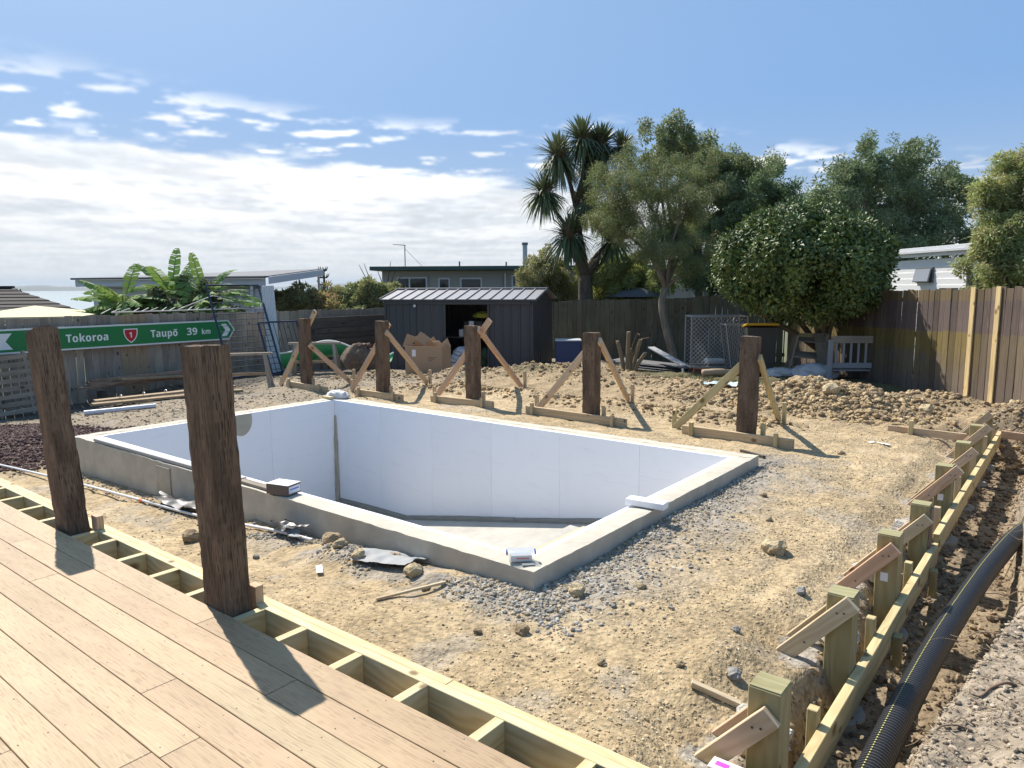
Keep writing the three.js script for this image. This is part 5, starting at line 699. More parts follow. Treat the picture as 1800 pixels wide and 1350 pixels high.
// ---------- things along the left fence ----------
{
  seed(1270);
  const steel = std({ color: lin(0.035, 0.05, 0.085), roughness: 0.45, metalness: 0.4 });
  const gate = (label, z0, z1, h, x0, x1, nb, vert) => { const zc = (z0 + z1) / 2, y0 = gh(-15, zc) + 0.01, t = thing('mesh_panel', label, 'gate', [-15.2, y0, zc]); const P = (z, y) => V(lerp(x0, x1, y / h), y0 + y, z); for (const z of [z0, z1]) wpart(t, 'frame_post', rod(P(z, 0), P(z, h), 0.024, 8), steel, [0, 0, 0]); for (const y of [0.05, h]) wpart(t, 'frame_rail', rod(P(z0, y), P(z1, y), 0.02, 8), steel, [0, 0, 0]); for (let i = 1; i < nb; i++) { const f = i / nb; wpart(t, 'bar', vert ? rod(P(lerp(z0, z1, f), 0.05), P(lerp(z0, z1, f), h), 0.008, 5) : rod(P(z0, h * f), P(z1, h * f), 0.008, 5), steel, [0, 0, 0]); } };
  gate('tall dark blue steel gate of horizontal bars leaning on the fence past the sign', -8.78, -10.1, 2.1, -14.9, -15.75, 16, false); gate('small dark blue steel gate of upright bars leaning by the white sheet', -9.7, -10.75, 1.25, -14.7, -15.2, 8, true);
  // white corrugated sheet standing against the fence
  { const g = new THREE.PlaneGeometry(0.36, 2.12, 40, 1), p = g.attributes.position; for (let k = 0; k < p.count; k++) p.setZ(k, 0.01 * Math.sin(p.getX(k) * 95)); g.computeVertexNormals(); const y0 = gh(-15.4, -10.3), t = thing('white_sheet', 'narrow white corrugated sheet standing against the fence behind the sawhorse', 'roof sheet', [-15.45, y0, -10.28]); part(t, 'sheet', g, std({ color: lin(0.62, 0.65, 0.70), roughness: 0.5, side: THREE.DoubleSide }), [-0.1, 1.05, 0], [0, Math.PI / 2, 0.05]); t.rotation.z = 0; }
  const horse = (label, x, z, ry) => { const y = gh(x, z), t = thing('sawhorse', label, 'sawhorse', [x, y, z], null, ry); part(t, 'top_beam', cbox(1.15, 0.05, 0.09, 0.003), M.greyWood[2], [0, 0.72, 0]); for (const s of [-1, 1]) for (const k of [-1, 1]) { const a = V(s * 0.42, 0.70, k * 0.03), b = V(s * 0.52, 0.0, k * 0.28), m = part(t, 'leg', cbox(a.distanceTo(b), 0.07, 0.03, 0.003), M.greyWood[k > 0 ? 2 : 0], a.clone().add(b).multiplyScalar(0.5).toArray()); m.quaternion.setFromUnitVectors(V(1, 0, 0), b.clone().sub(a).normalize()); } part(t, 'cross_bar', cbox(0.9, 0.06, 0.02, 0.003), M.tanWood[1], [0, 0.32, 0.16]); };
  horse('weathered sawhorse standing behind the near sleeper post', -13.6, -8.3, 0.9); horse('weathered sawhorse standing in front of the white corrugated sheet', -13.5, -10.0, 0.75);
  // old boards stacked on edge on the fence rails
  const names5 = ['topmost', 'second', 'third', 'fourth', 'fifth', 'lowest']; for (let i = 0; i < 6; i++) { const y = 0.88 - i * 0.145; const s = solo('stacked_board', names5[i] + ' dark old board of the stack against the fence behind the slide', 'board', cbox(2.9 + rr(-0.3, 0.3), 0.13, 0.05, 0.004), M.oldStack[i % 2], [-15.86 + i * 0.035, y, -13.0 + rr(-0.12, 0.12)], 'old boards against the fence'); s.rotation.y = Math.PI / 2; s.rotation.z = 0; }
  { const t = thing('board_bracket', 'timber bracket holding up the old boards against the fence', 'bracket', [-15.75, gh(-15.7, -13), -13]); for (const z of [-12.1, -13.9]) wpart(t, 'upright', cbox(0.05, 0.75, 0.09, 0.003), M.oldStack[1], [-15.72, gh(-15.7, z) + 0.3, z]); }
  // long brown boards with straps, stacked low by the fence
  const bp = (label, x, y, z, L, ry, rz, m) => { const s = solo('decking_board', label, 'board', cbox(L, 0.04, 0.19, 0.003), m, [x, y, z], 'loose boards by the fence'); s.rotation.set(0, ry, rz); return s; };
  const gy = gh(-14.6, -7); bp('brown board resting highest on the pile by the fence', -15.5, gy + 0.31, -7.6, 3.0, 1.52, 0.015, M.brownBoard[0]); bp('brown board second from the top on the pile by the fence', -15.47, gy + 0.269, -7.6, 3.1, 1.50, 0.012, M.brownBoard[1]); bp('brown board third from the top on the pile by the fence', -15.43, gy + 0.228, -7.5, 2.9, 1.54, 0.01, M.brownBoard[0]); bp('brown board low on the pile by the fence', -15.38, gy + 0.187, -7.4, 3.2, 1.5, 0.008, M.brownBoard[1]); bp('brown board slanting across the front of the pile by the fence', -15.24, gy + 0.25, -7.6, 2.2, 1.62, -0.06, M.tanWood[1]); bp('tan board lying in front on the ground below the pile', -14.0, gh(-14, -6.9) + 0.06, -6.9, 2.6, 1.42, 0.01, M.tanWood[0]); bp('grey board lying on the ground farthest from the fence', -13.7, gh(-13.7, -6.8) + 0.03, -6.8, 2.7, 1.38, 0.0, M.tanWood[1]);
  for (const [z, l] of [[-6.3, 'near'], [-8.7, 'far']]) solo('bearer', l + ' timber bearer under the pile of brown boards', 'bearer', cbox(0.5, 0.36, 0.1, 0.004), M.oldStack[0], [-15.42, gh(-15.4, z) + 0.06, z], 'bearers under the boards');
  // bright strap ends on the boards
  for (let i = 0; i < 5; i++) { const s = solo('metal_strap', 'thin bright metal strap bent over the low boards, ' + ['first', 'second', 'third', 'fourth', 'fifth'][i] + ' from the scoria heap', 'strap', tube([V(0, 0, -0.09), V(0, 0.06, -0.06), V(0, 0.075, 0.02), V(0, 0.05, 0.08)], [0.006], 5), glossy([0.6, 0.6, 0.6], 0.35, 0.6), [-14.0, gh(-14, -6.9) + 0.06, -6.0 - i * 0.42], 'straps on the boards'); s.rotation.y = 1.42; }
  // pallet standing on edge at the left
  { const t = thing('pallet', 'wooden pallet leaning against the fence left of the sleeper post', 'pallet', [-15.6, gh(-15.5, -4.5), -4.55]); for (let i = 0; i < 8; i++) part(t, 'slat', cbox(0.02, 0.085, 1.15, 0.003), pick(M.greyWood.slice(2)), [0.05 - 0.01 * i, 0.09 + i * 0.145, 0]); for (const z of [-0.52, 0, 0.52]) part(t, 'bearer', cbox(0.1, 1.2, 0.045, 0.003), M.greyWood[0], [-0.03, 0.6, z], [0, 0, 0.07]); t.rotation.x = 0.05; }
}
// ---------- houses and things beyond the fences ----------
const FW = V(-Math.sin(YAW), 0, -Math.cos(YAW)), RT = V(Math.cos(YAW), 0, -Math.sin(YAW));
const away = (lat, dep, y) => V(0, y, 0).addScaledVector(RT, lat).addScaledVector(FW, dep);   // metres across and ahead from where the deck stands
{
  seed(1310);
  const glass = new THREE.MeshPhysicalMaterial({ color: lin(0.02, 0.024, 0.03), roughness: 0.06, ior: 1.5 }), wfr = std({ color: lin(0.62, 0.62, 0.6), roughness: 0.6 });
  const facing = (t, extra = 0) => { t.rotation.y = YAW + extra; t.updateMatrixWorld(true); };
  const win = (t, x, y, w, h, z, fm = wfr, bars = []) => { const f = part(t, 'window', cbox(w, h, 0.05, 0.004), fm, [x, y, z]); part(f, 'pane', cbox(w - 0.12, h - 0.12, 0.01, 0.002), glass, [0, 0, 0.026]); for (const b of bars) part(f, 'mullion', cbox(0.06, h - 0.1, 0.02, 0.003), fm, [b, 0, 0.034]); return f; };
  // beige house with green edged flat roof
  { const o = away(1.2, 30, -1.5), t = thing('beige_house', 'beige house with a green edged flat roof behind the shed', 'house', o.toArray()); facing(t, -0.02); const wm = std({ color: lin(0.36, 0.335, 0.29), roughness: 0.9 }), wm2 = std({ color: lin(0.31, 0.29, 0.25), roughness: 0.9 }), gr = std({ color: lin(0.045, 0.085, 0.07), roughness: 0.6 });
    const L = -6.5, R = 7; part(t, 'wall', cbox(R - L, 3.9, 5, 0.01), wm, [(L + R) / 2, 1.92, -2.5]); for (let i = 0; i < 9; i++) part(t, 'wall_batten', cbox(0.045, 3.6, 0.02, 0.003), wm2, [L + 0.4 + i * 1.52, 1.9, 0.012]);
    const rf = part(t, 'roof', cbox(R - L + 0.7, 0.16, 6.0, 0.01), gr, [(L + R) / 2 - 0.05, 3.96, -2.5]); part(rf, 'chimney', new THREE.CylinderGeometry(0.1, 0.1, 1.0, 12), std({ color: lin(0.5, 0.5, 0.5), roughness: 0.5 }), [-1.2 + 0.35, 0.55, 1.5]); part(rf, 'chimney_cowl', new THREE.CylinderGeometry(0.13, 0.13, 0.1, 12), std({ color: lin(0.2, 0.2, 0.2) }), [-0.85, 1.02, 1.5]); part(rf, 'vent_pipe', rod(V(-3.65, 0.05, 1), V(-3.65, 0.32, 1), 0.035, 6), gr); part(rf, 'vent_pipe', rod(V(-1.65, 0.05, 1), V(-1.65, 0.3, 1), 0.035, 6), gr);
    win(t, -5.27, 3.24, 1.25, 0.75, 0.02, wfr, [-0.1]); win(t, -3.95, 3.1, 0.48, 0.95, 0.02); win(t, -2.85, 3.1, 0.9, 0.95, 0.02, wfr); win(t, -0.72, 3.42, 0.95, 0.5, 0.02, wfr, [0.12]); part(t, 'downpipe', rod(V(-1.45, 0, 0.07), V(-1.45, 3.75, 0.07), 0.04, 8), wfr);
    const an = thing('tv_aerial', 'thin television aerial on the beige house roof', 'aerial', t.localToWorld(V(-5.7, 4.04, -1)).toArray()); facing(an); const am = std({ color: lin(0.25, 0.25, 0.26), roughness: 0.5 }); part(an, 'mast', rod(V(0, 0, 0), V(0, 0.92, 0), 0.022, 6), am); part(an, 'boom', rod(V(-0.5, 0.95, 0), V(0.05, 0.9, 0), 0.014, 5), am); for (let i = 0; i < 5; i++) part(an, 'element', rod(V(-0.45 + i * 0.1, 0.94, -0.2), V(-0.45 + i * 0.1, 0.94, 0.2), 0.008, 4), am); part(an, 'stay_wire', rod(V(0.02, 0.75, 0), V(0.75, 0.0, 0), 0.008, 4), am); }
  // white carport house with a low sloping roof
  { const C = away(-7.0, 21, 0), Lp = away(-13.0, 22.0, 0), d = C.clone().sub(Lp), Ln = d.length(), t = thing('white_carport', 'white carport and house with a low grey roof beyond the banana plant', 'house', [Lp.x, -1.6, Lp.z]); t.rotation.y = Math.atan2(-d.z, d.x); t.updateMatrixWorld(true);
    const wm = std({ color: lin(0.60, 0.615, 0.64), roughness: 0.7 }), rm = std({ color: lin(0.17, 0.175, 0.185), roughness: 0.9 }), top = 3.64, D = 3.6, rise = 0.52; // local x along the front, z towards the yard
    const slab = (p, th) => { const g = new THREE.BufferGeometry(), q = [...p, ...p.map((v) => v.clone().add(V(0, -th, 0)))], f = [[0, 1, 2], [0, 2, 3], [4, 6, 5], [4, 7, 6]]; for (let i = 0; i < 4; i++) { const j = (i + 1) % 4; f.push([i, i + 4, j], [j, i + 4, j + 4]); } g.setAttribute('position', new THREE.Float32BufferAttribute(f.flat().flatMap((i) => q[i].toArray()), 3)); g.computeVertexNormals(); return g; };
    part(t, 'roof', slab([V(-0.1, top, 0.1), V(Ln + 0.1, top + 0.02, 0.1), V(Ln + 0.1, top + 0.30, -D), V(-0.1, top + 0.1, -D)], 0.05), rm); part(t, 'fascia', cbox(Ln, 0.2, 0.04, 0.004), wm, [Ln / 2, top - 0.16, 0.05]); part(t, 'gutter', cbox(Ln + 0.1, 0.05, 0.09, 0.006), std({ color: lin(0.06, 0.065, 0.075), roughness: 0.5 }), [Ln / 2, top - 0.03, 0.15]); part(t, 'barge_board', slab([V(Ln + 0.12, top - 0.01, 0.1), V(Ln + 0.16, top - 0.01, 0.1), V(Ln + 0.16, top + 0.27, -D), V(Ln + 0.12, top + 0.27, -D)], 0.2), wm);
    for (let i = 0; i < 12; i++) part(t, 'weatherboard', cbox(Ln - 0.6, 0.175, 0.02, 0.003), wm, [Ln / 2 - 0.15, 1.35 + i * 0.17, -0.45], [0.06, 0, 0]); part(t, 'wall', cbox(Ln - 0.6, 3.4, 0.1, 0.004), wm, [Ln / 2 - 0.15, 1.72, -0.55]); part(t, 'rear_post', rod(V(Ln + 0.02, 0, -D + 0.1), V(Ln + 0.02, top + 0.1, -D + 0.1), 0.04, 8), wm); part(t, 'corner_post', cbox(0.3, 3.3, 0.3, 0.01), wm, [Ln - 0.3, 1.65, -0.3]); part(t, 'downpipe', rod(V(Ln - 0.42, 0, 0.08), V(Ln - 0.42, top - 0.25, 0.08), 0.04, 8), wm); }
  // white weatherboard house at the right
  { const o = away(13.45, 24, -1.2), t = thing('weatherboard_house', 'white weatherboard house with a small awning window above the stained fence', 'house', o.toArray()); t.rotation.y = -0.85; t.updateMatrixWorld(true); const wm = std({ color: lin(0.8, 0.8, 0.8), roughness: 0.6 }); const W = 4.6, top = 3.72; part(t, 'wall', cbox(W, top, 4, 0.01), wm, [0, top / 2, -2.03]); for (let i = 0; i < 13; i++) part(t, 'weatherboard', cbox(W, 0.2, 0.02, 0.003), wm, [0, top - 0.32 - i * 0.2, 0.004], [0.09, 0, 0]); part(t, 'corner_board', cbox(0.09, top, 0.05, 0.004), wm, [W / 2 - 0.05, top / 2, 0.02]);
    const rf = part(t, 'roof', cbox(W + 0.9, 0.09, 4.4, 0.006), std({ color: lin(0.62, 0.64, 0.66), roughness: 0.4, metalness: 0.2 }), [0.1, top + 0.34, -2.02]); part(t, 'soffit', cbox(W + 0.8, 0.2, 0.2, 0.006), wm, [0.1, top + 0.19, 0.05]); part(t, 'gutter', cbox(W + 0.9, 0.09, 0.1, 0.01), std({ color: lin(0.55, 0.56, 0.58), roughness: 0.4 }), [0.1, top + 0.24, 0.2]); part(t, 'downpipe', rod(V(W / 2 + 0.12, 0, 0.12), V(W / 2 + 0.12, top + 0.2, 0.2), 0.05, 8), std({ color: lin(0.12, 0.13, 0.15) }));
    const fm = std({ color: lin(0.10, 0.11, 0.12), roughness: 0.5 }), wf = part(t, 'window', cbox(0.9, 0.5, 0.06, 0.004), fm, [0.1, top - 0.5, 0.04]); const pn = part(wf, 'sash', cbox(0.84, 0.44, 0.03, 0.004), fm, [0, -0.01, 0.09], [-0.2, 0, 0]); part(wf, 'pane', cbox(0.78, 0.4, 0.012, 0.002), new THREE.MeshPhysicalMaterial({ color: lin(0.25, 0.27, 0.3), roughness: 0.25 }), [0, -0.01, 0.108], [-0.2, 0, 0]);
    const q = away(14.2, 20.5, -0.6), f = thing('grey_fence', 'low grey board fence with pale gaps in front of the white house', 'fence', q.toArray()); facing(f, 0.05); for (let i = 0; i < 16; i++) part(f, 'board', cbox(0.26, 2.2, 0.02, 0.003), M.greyWood[i % 4], [-2.2 + i * 0.29, 1.12, 0]); part(f, 'fence_rail', cbox(4.7, 0.1, 0.04, 0.003), wm, [0, 1.9, -0.04]); part(f, 'fence_rail', cbox(4.7, 0.1, 0.04, 0.003), wm, [0, 1.0, -0.04]); }
  // dark tiled roof, cream canopy, power pole at the far left
  { const o = away(-27, 36, -2.6), t = thing('tiled_house', 'house roof of dark brown tiles at the far left beyond the fence', 'house', o.toArray()); facing(t, 0.25); const tm = [std({ color: lin(0.03, 0.026, 0.025), roughness: 0.9, side: THREE.DoubleSide }), std({ color: lin(0.038, 0.032, 0.03), roughness: 0.9, side: THREE.DoubleSide })], rise = 2.35, run = 7; 
    const edge = (f) => [lerp(-9, -6.4, f), lerp(8.3, -0.4, f)]; for (let i = 0; i < 13; i++) { const f0 = i / 13, f1 = (i + 1) / 13 + 0.012, [a0, b0] = edge(f0), [a1, b1] = edge(f1), y0 = 2.0 + f0 * rise, y1 = 2.0 + f1 * rise, P = [V(a0, y0 + 0.05, -f0 * run), V(b0, y0 + 0.05, -f0 * run), V(b1, y1, -f1 * run), V(a1, y1, -f1 * run), V(a0, y0 - 0.02, -f0 * run), V(b0, y0 - 0.02, -f0 * run)]; const g = new THREE.BufferGeometry(); g.setAttribute('position', new THREE.Float32BufferAttribute([0, 1, 2, 0, 2, 3, 4, 5, 1, 4, 1, 0].flatMap((k) => P[k].toArray()), 3)); g.computeVertexNormals(); part(t, 'tile_course', g, tm[i % 2]); } part(t, 'wall', cbox(12, 2.0, 6, 0.01), std({ color: lin(0.3, 0.28, 0.25) }), [0, 1.0, -4.2]); part(t, 'ridge_tiles', cbox(6.4, 0.14, 0.3, 0.02), tm[0], [-3.4, 2.0 + rise + 0.06, -run]); }
  { const o = away(-11.2, 17.2, -0.7), t = thing('cream_canopy', 'flat cream fabric canopy behind the fence at the far left', 'canopy', o.toArray()); facing(t); const cg = new THREE.ConeGeometry(1.75, 0.22, 4, 1, true); cg.rotateY(Math.PI / 4 + 0.3); part(t, 'fabric', creased(cg, 0.3), std({ color: lin(0.60, 0.54, 0.33), roughness: 0.9, side: THREE.DoubleSide }), [0, 1.93, 0]); part(t, 'valance', creased(new THREE.CylinderGeometry(1.75, 1.75, 0.08, 4, 1, true).rotateY(Math.PI / 4 + 0.3), 0.3), std({ color: lin(0.52, 0.46, 0.28), roughness: 0.9, side: THREE.DoubleSide }), [0, 1.78, 0]); part(t, 'pole', rod(V(0, -0.2, 0), V(0, 2.0, 0), 0.025, 8), wfr); }
  { const o = away(-54, 80, -18), t = thing('power_pole', 'distant power pole with crossarms above the tiled roof', 'pole', o.toArray()); facing(t); const pm = std({ color: lin(0.1, 0.09, 0.085) }); part(t, 'pole', rod(V(0, 0, 0), V(0, 19.7, 0), 0.17, 8), pm); part(t, 'crossarm', cbox(1.6, 0.14, 0.14, 0.01), pm, [0, 19.4, 0.2]); part(t, 'crossarm', cbox(1.5, 0.12, 0.12, 0.01), pm, [0, 18.6, 0.2]); for (const x of [-0.65, -0.2, 0.3, 0.65]) part(t, 'insulator', new THREE.CylinderGeometry(0.06, 0.06, 0.2, 6), pm, [x, 19.57, 0.2]); }
  { const o = away(-30, 62, -10), t = thing('street_lamp', 'distant street lamp with a bent arm beyond the tiled roof', 'lamp', o.toArray()); facing(t); const pm = std({ color: lin(0.16, 0.17, 0.18) }); part(t, 'pole', rod(V(0, 0, 0), V(0, 9.8, 0), 0.08, 6), pm); part(t, 'arm', rod(V(0, 9.8, 0), V(-0.9, 10.4, 0), 0.05, 6), pm); part(t, 'lamp_head', cbox(0.5, 0.12, 0.2, 0.03), pm, [-1.05, 10.45, 0], [0, 0, -0.4]); }
  // pale corrugated lean-to roof edge just over the fence and grey dome
  { const t = thing('pale_lattice', 'row of pale slanting slats of a washing frame just above the fence', 'washing frame', [-16.75, -0.7, -8.9]); const sm2 = std({ color: lin(0.5, 0.49, 0.46), roughness: 0.7 }); for (let i = 0; i < 20; i++) { const z = -7.0 - i * 0.21; part(t, 'slat', rod(V(-0.35, 1.98, z + 8.9 - 0.25), V(0.25, 1.9 + 0.02 * (i % 3), z + 8.9 + 0.2), 0.012, 5), sm2); } part(t, 'front_bar', rod(V(0.26, 1.92, 1.9), V(0.26, 1.92, -2.1), 0.014, 6), sm2); for (const z of [1.8, -2.0]) part(t, 'leg', rod(V(0.26, 0, z), V(0.26, 1.92, z), 0.02, 6), sm2); for (const s of [-1, 1]) part(t, 'folded_arm', rod(V(0, 2.25, -0.6), V(0.1, 1.95, -0.6 + s * 0.9), 0.012, 5), sm2); }
  { const o = away(3.8, 22.6, -0.4), t = thing('grey_dome', 'grey domed shade canopy showing over the back fence', 'canopy', o.toArray()); const sg = new THREE.SphereGeometry(1.1, 18, 6, 0, 6.2832, 0, 1.0); sg.scale(1, 0.55, 1); part(t, 'fabric', sg, std({ color: lin(0.12, 0.125, 0.14), roughness: 0.85, side: THREE.DoubleSide }), [0, 1.47, 0]); part(t, 'pole', rod(V(0, 0, 0), V(0, 2.0, 0), 0.03, 6), M.bark); }
}
// ---------- trees and plants ----------
// one sprig: a few folded leaves on a short twig
function sprig(n, len, wid, spread, s, fold = 0.3, droop = 0) {
  seed(s); const pos = [], idx = [];
  for (let i = 0; i < n; i++) {
    const a = i / n * 6.28 * 1.6 + rr(-0.4, 0.4), el = rr(-0.5, 0.9), d = V(Math.cos(a) * Math.cos(el), Math.sin(el) - droop, Math.sin(a) * Math.cos(el)).normalize(), o = d.clone().multiplyScalar(spread * rr(0.1, 1)).add(V(rr(-1, 1), rr(-1, 1), rr(-1, 1)).multiplyScalar(spread * 0.4));
    const side = d.clone().cross(V(rr(-0.3, 0.3), 1, rr(-0.3, 0.3))).normalize(), nrm = side.clone().cross(d).normalize(), L = len * rr(0.75, 1.2), w = wid * rr(0.8, 1.15), k = pos.length / 3;
    const P = (t, sd, up) => { const v = o.clone().addScaledVector(d, L * t).addScaledVector(side, sd * w / 2).addScaledVector(nrm, up * w * fold); pos.push(v.x, v.y, v.z); };
    P(0, 0, 0); P(0.45, -1, 1); P(0.5, 0, 0); P(0.45, 1, 1); P(1, 0, -0.4); idx.push(k, k + 2, k + 1, k, k + 3, k + 2, k + 1, k + 2, k + 4, k + 2, k + 3, k + 4);
  }
  const g = new THREE.BufferGeometry(); g.setAttribute('position', new THREE.Float32BufferAttribute(pos, 3)); g.setIndex(idx); const q = g.toNonIndexed(); q.computeVertexNormals(); return q;
}
const leafMat = (rough = 0.5, tr = 0.5) => new THREE.MeshPhysicalMaterial({ color: 0xffffff, roughness: rough, transmission: tr, thickness: 0, side: THREE.DoubleSide });
function crown(t, name, blobs, n, geo, mat, cols, { shell = 0.55, size = [0.8, 1.25], up = 0.4, squash = 1 } = {}) {
  const im = new THREE.InstancedMesh(geo, mat, n), m = new THREE.Matrix4(), q = new THREE.Quaternion(), c = new THREE.Color(), vol = blobs.map((b) => b.r ** 2.3), tot = vol.reduce((a, b) => a + b, 0), inv = t.matrixWorld.clone().invert();
  for (let i = 0; i < n; i++) {
    let w = rnd() * tot, k = 0; while (w > vol[k] && k < blobs.length - 1) w -= vol[k++]; const b = blobs[k];
    const d = V(rr(-1, 1), rr(-1, 1), rr(-1, 1)).normalize(), rad2 = b.r * (rnd() < shell ? rr(0.82, 1.06) : Math.cbrt(rnd())) * (0.85 + 0.3 * vnoise(d.x * 3 + b.c.x, d.y * 3 + d.z * 3 + k, 7));
    const p = b.c.clone().add(V(d.x * rad2, d.y * rad2 * squash, d.z * rad2)).applyMatrix4(inv);
    q.setFromUnitVectors(V(0, 1, 0), d.clone().add(V(0, up, 0)).normalize()); q.multiply(new THREE.Quaternion().setFromAxisAngle(V(0, 1, 0), rr(0, 6.28)));
    const s = rr(...size); m.compose(p, q, V(s, s, s)); im.setMatrixAt(i, m); const g = pick(cols), j = rr(0.82, 1.18); im.setColorAt(i, c.setRGB(g[0] * j, g[1] * j, g[2] * j));
  }
  im.name = name; im.userData.kind = 'stuff'; t.add(im); return im;
}
const blobsOf = (list, deep = 0.8) => list.map(([l, y, d, r]) => ({ c: away(l, d + rr(-deep, deep), y), r }));
const barkTex = texture(256, 256, (u, v) => { const k = 0.6 + 0.8 * (fbm(u * 6, v * 24, 4, 301, 6, 24) - 0.5) + 0.3 * (fbm(u * 3, v * 3, 3, 302, 3) - 0.5); return [k, k * 0.96, k * 0.9]; }), barkB = texture(256, 256, (u, v) => fbm(u * 6, v * 24, 4, 301, 6, 24), false);
const barkOf = (r, g, b) => std({ map: barkTex, bumpMap: barkB, bumpScale: 0.02, color: lin(r, g, b), roughness: 1 });
function limbs(t, name, base, tips, r0, mat, bend = 0.15, r1 = 0.018) { const inv = t.matrixWorld.clone().invert(); for (const tip of tips) { const mid = base.clone().lerp(tip, 0.5).add(V(rr(-1, 1), rr(0, 1), rr(-1, 1)).multiplyScalar(bend * base.distanceTo(tip))); part(t, name, tube([base, base.clone().lerp(mid, 0.5).add(V(0, 0.03, 0)), mid, tip].map((p) => p.clone().applyMatrix4(inv)), [r0, r0 * 0.75, r0 * 0.5, r1], 7), mat); } }
// camellia, clipped to a ball
{
  seed(1400);
  const base = away(6.5, 15.2, 0); base.y = gh(base.x, base.z) - 0.05; const t = thing('camellia_tree', 'rounded glossy camellia tree clipped to a ball in the corner', 'tree', base.toArray());
  const C = away(5.78, 14.7, 2.08), bk = barkOf(0.34, 0.25, 0.16), blobs = [{ c: C, r: 1.3 }];
  for (let i = 0; i < 130; i++) { const u = rr(-1, 1), a = rr(0, 6.28), f = Math.sqrt(1 - u * u); const q = V(f * Math.cos(a), u, f * Math.sin(a)); blobs.push({ c: C.clone().addScaledVector(RT, q.x * 1.38).addScaledVector(FW, q.z * 1.2).add(V(0, q.y * (q.y < 0 ? 0.78 : 0.9) - (q.x > 0.3 && q.y < 0 ? 0.1 : 0), 0)), r: rr(0.24, 0.36) }); }
  const g = sprig(7, 0.095, 0.05, 0.08, 1401, 0.22);
  crown(t, 'crown', blobs.slice(1), 11500, g, leafMat(0.55, 0.2), [[0.10, 0.155, 0.035], [0.125, 0.185, 0.042], [0.18, 0.23, 0.05], [0.08, 0.125, 0.03]], { shell: 0.7, size: [0.8, 1.3], up: 0.25 });
  const fork = V(base.x, base.y + 0.55, base.z), inv = t.matrixWorld.clone().invert(); part(t, 'trunk', tube([base, base.clone().lerp(fork, 0.5).add(V(0.01, 0, 0)), fork].map((p) => p.clone().applyMatrix4(inv)), [0.17, 0.125, 0.12], 10), bk);
  limbs(t, 'limb', fork, [C.clone().addScaledVector(RT, -1.1).add(V(0, -0.35, 0)), C.clone().addScaledVector(RT, 0.95).add(V(0, -0.3, 0.2)), C.clone().add(V(0, 0.4, 0)), C.clone().addScaledVector(RT, -0.5).addScaledVector(FW, -0.5), C.clone().addScaledVector(RT, -0.3).addScaledVector(FW, 0.5), C.clone().addScaledVector(RT, 0.4).addScaledVector(FW, -0.6)], 0.075, bk, 0.14);
  for (let i = 0; i < 26; i++) { const a = C.clone().addScaledVector(RT, rr(-0.9, 0.9)).add(V(0, -0.75, 0)).addScaledVector(FW, rr(-0.7, 0.5)), b = a.clone().addScaledVector(RT, rr(-0.5, 0.5)).addScaledVector(FW, rr(-0.4, 0.4)).add(V(0, rr(0.2, 0.6), 0)); limbs(t, 'twig', a, [b], 0.016, bk, 0.1, 0.005); }
}
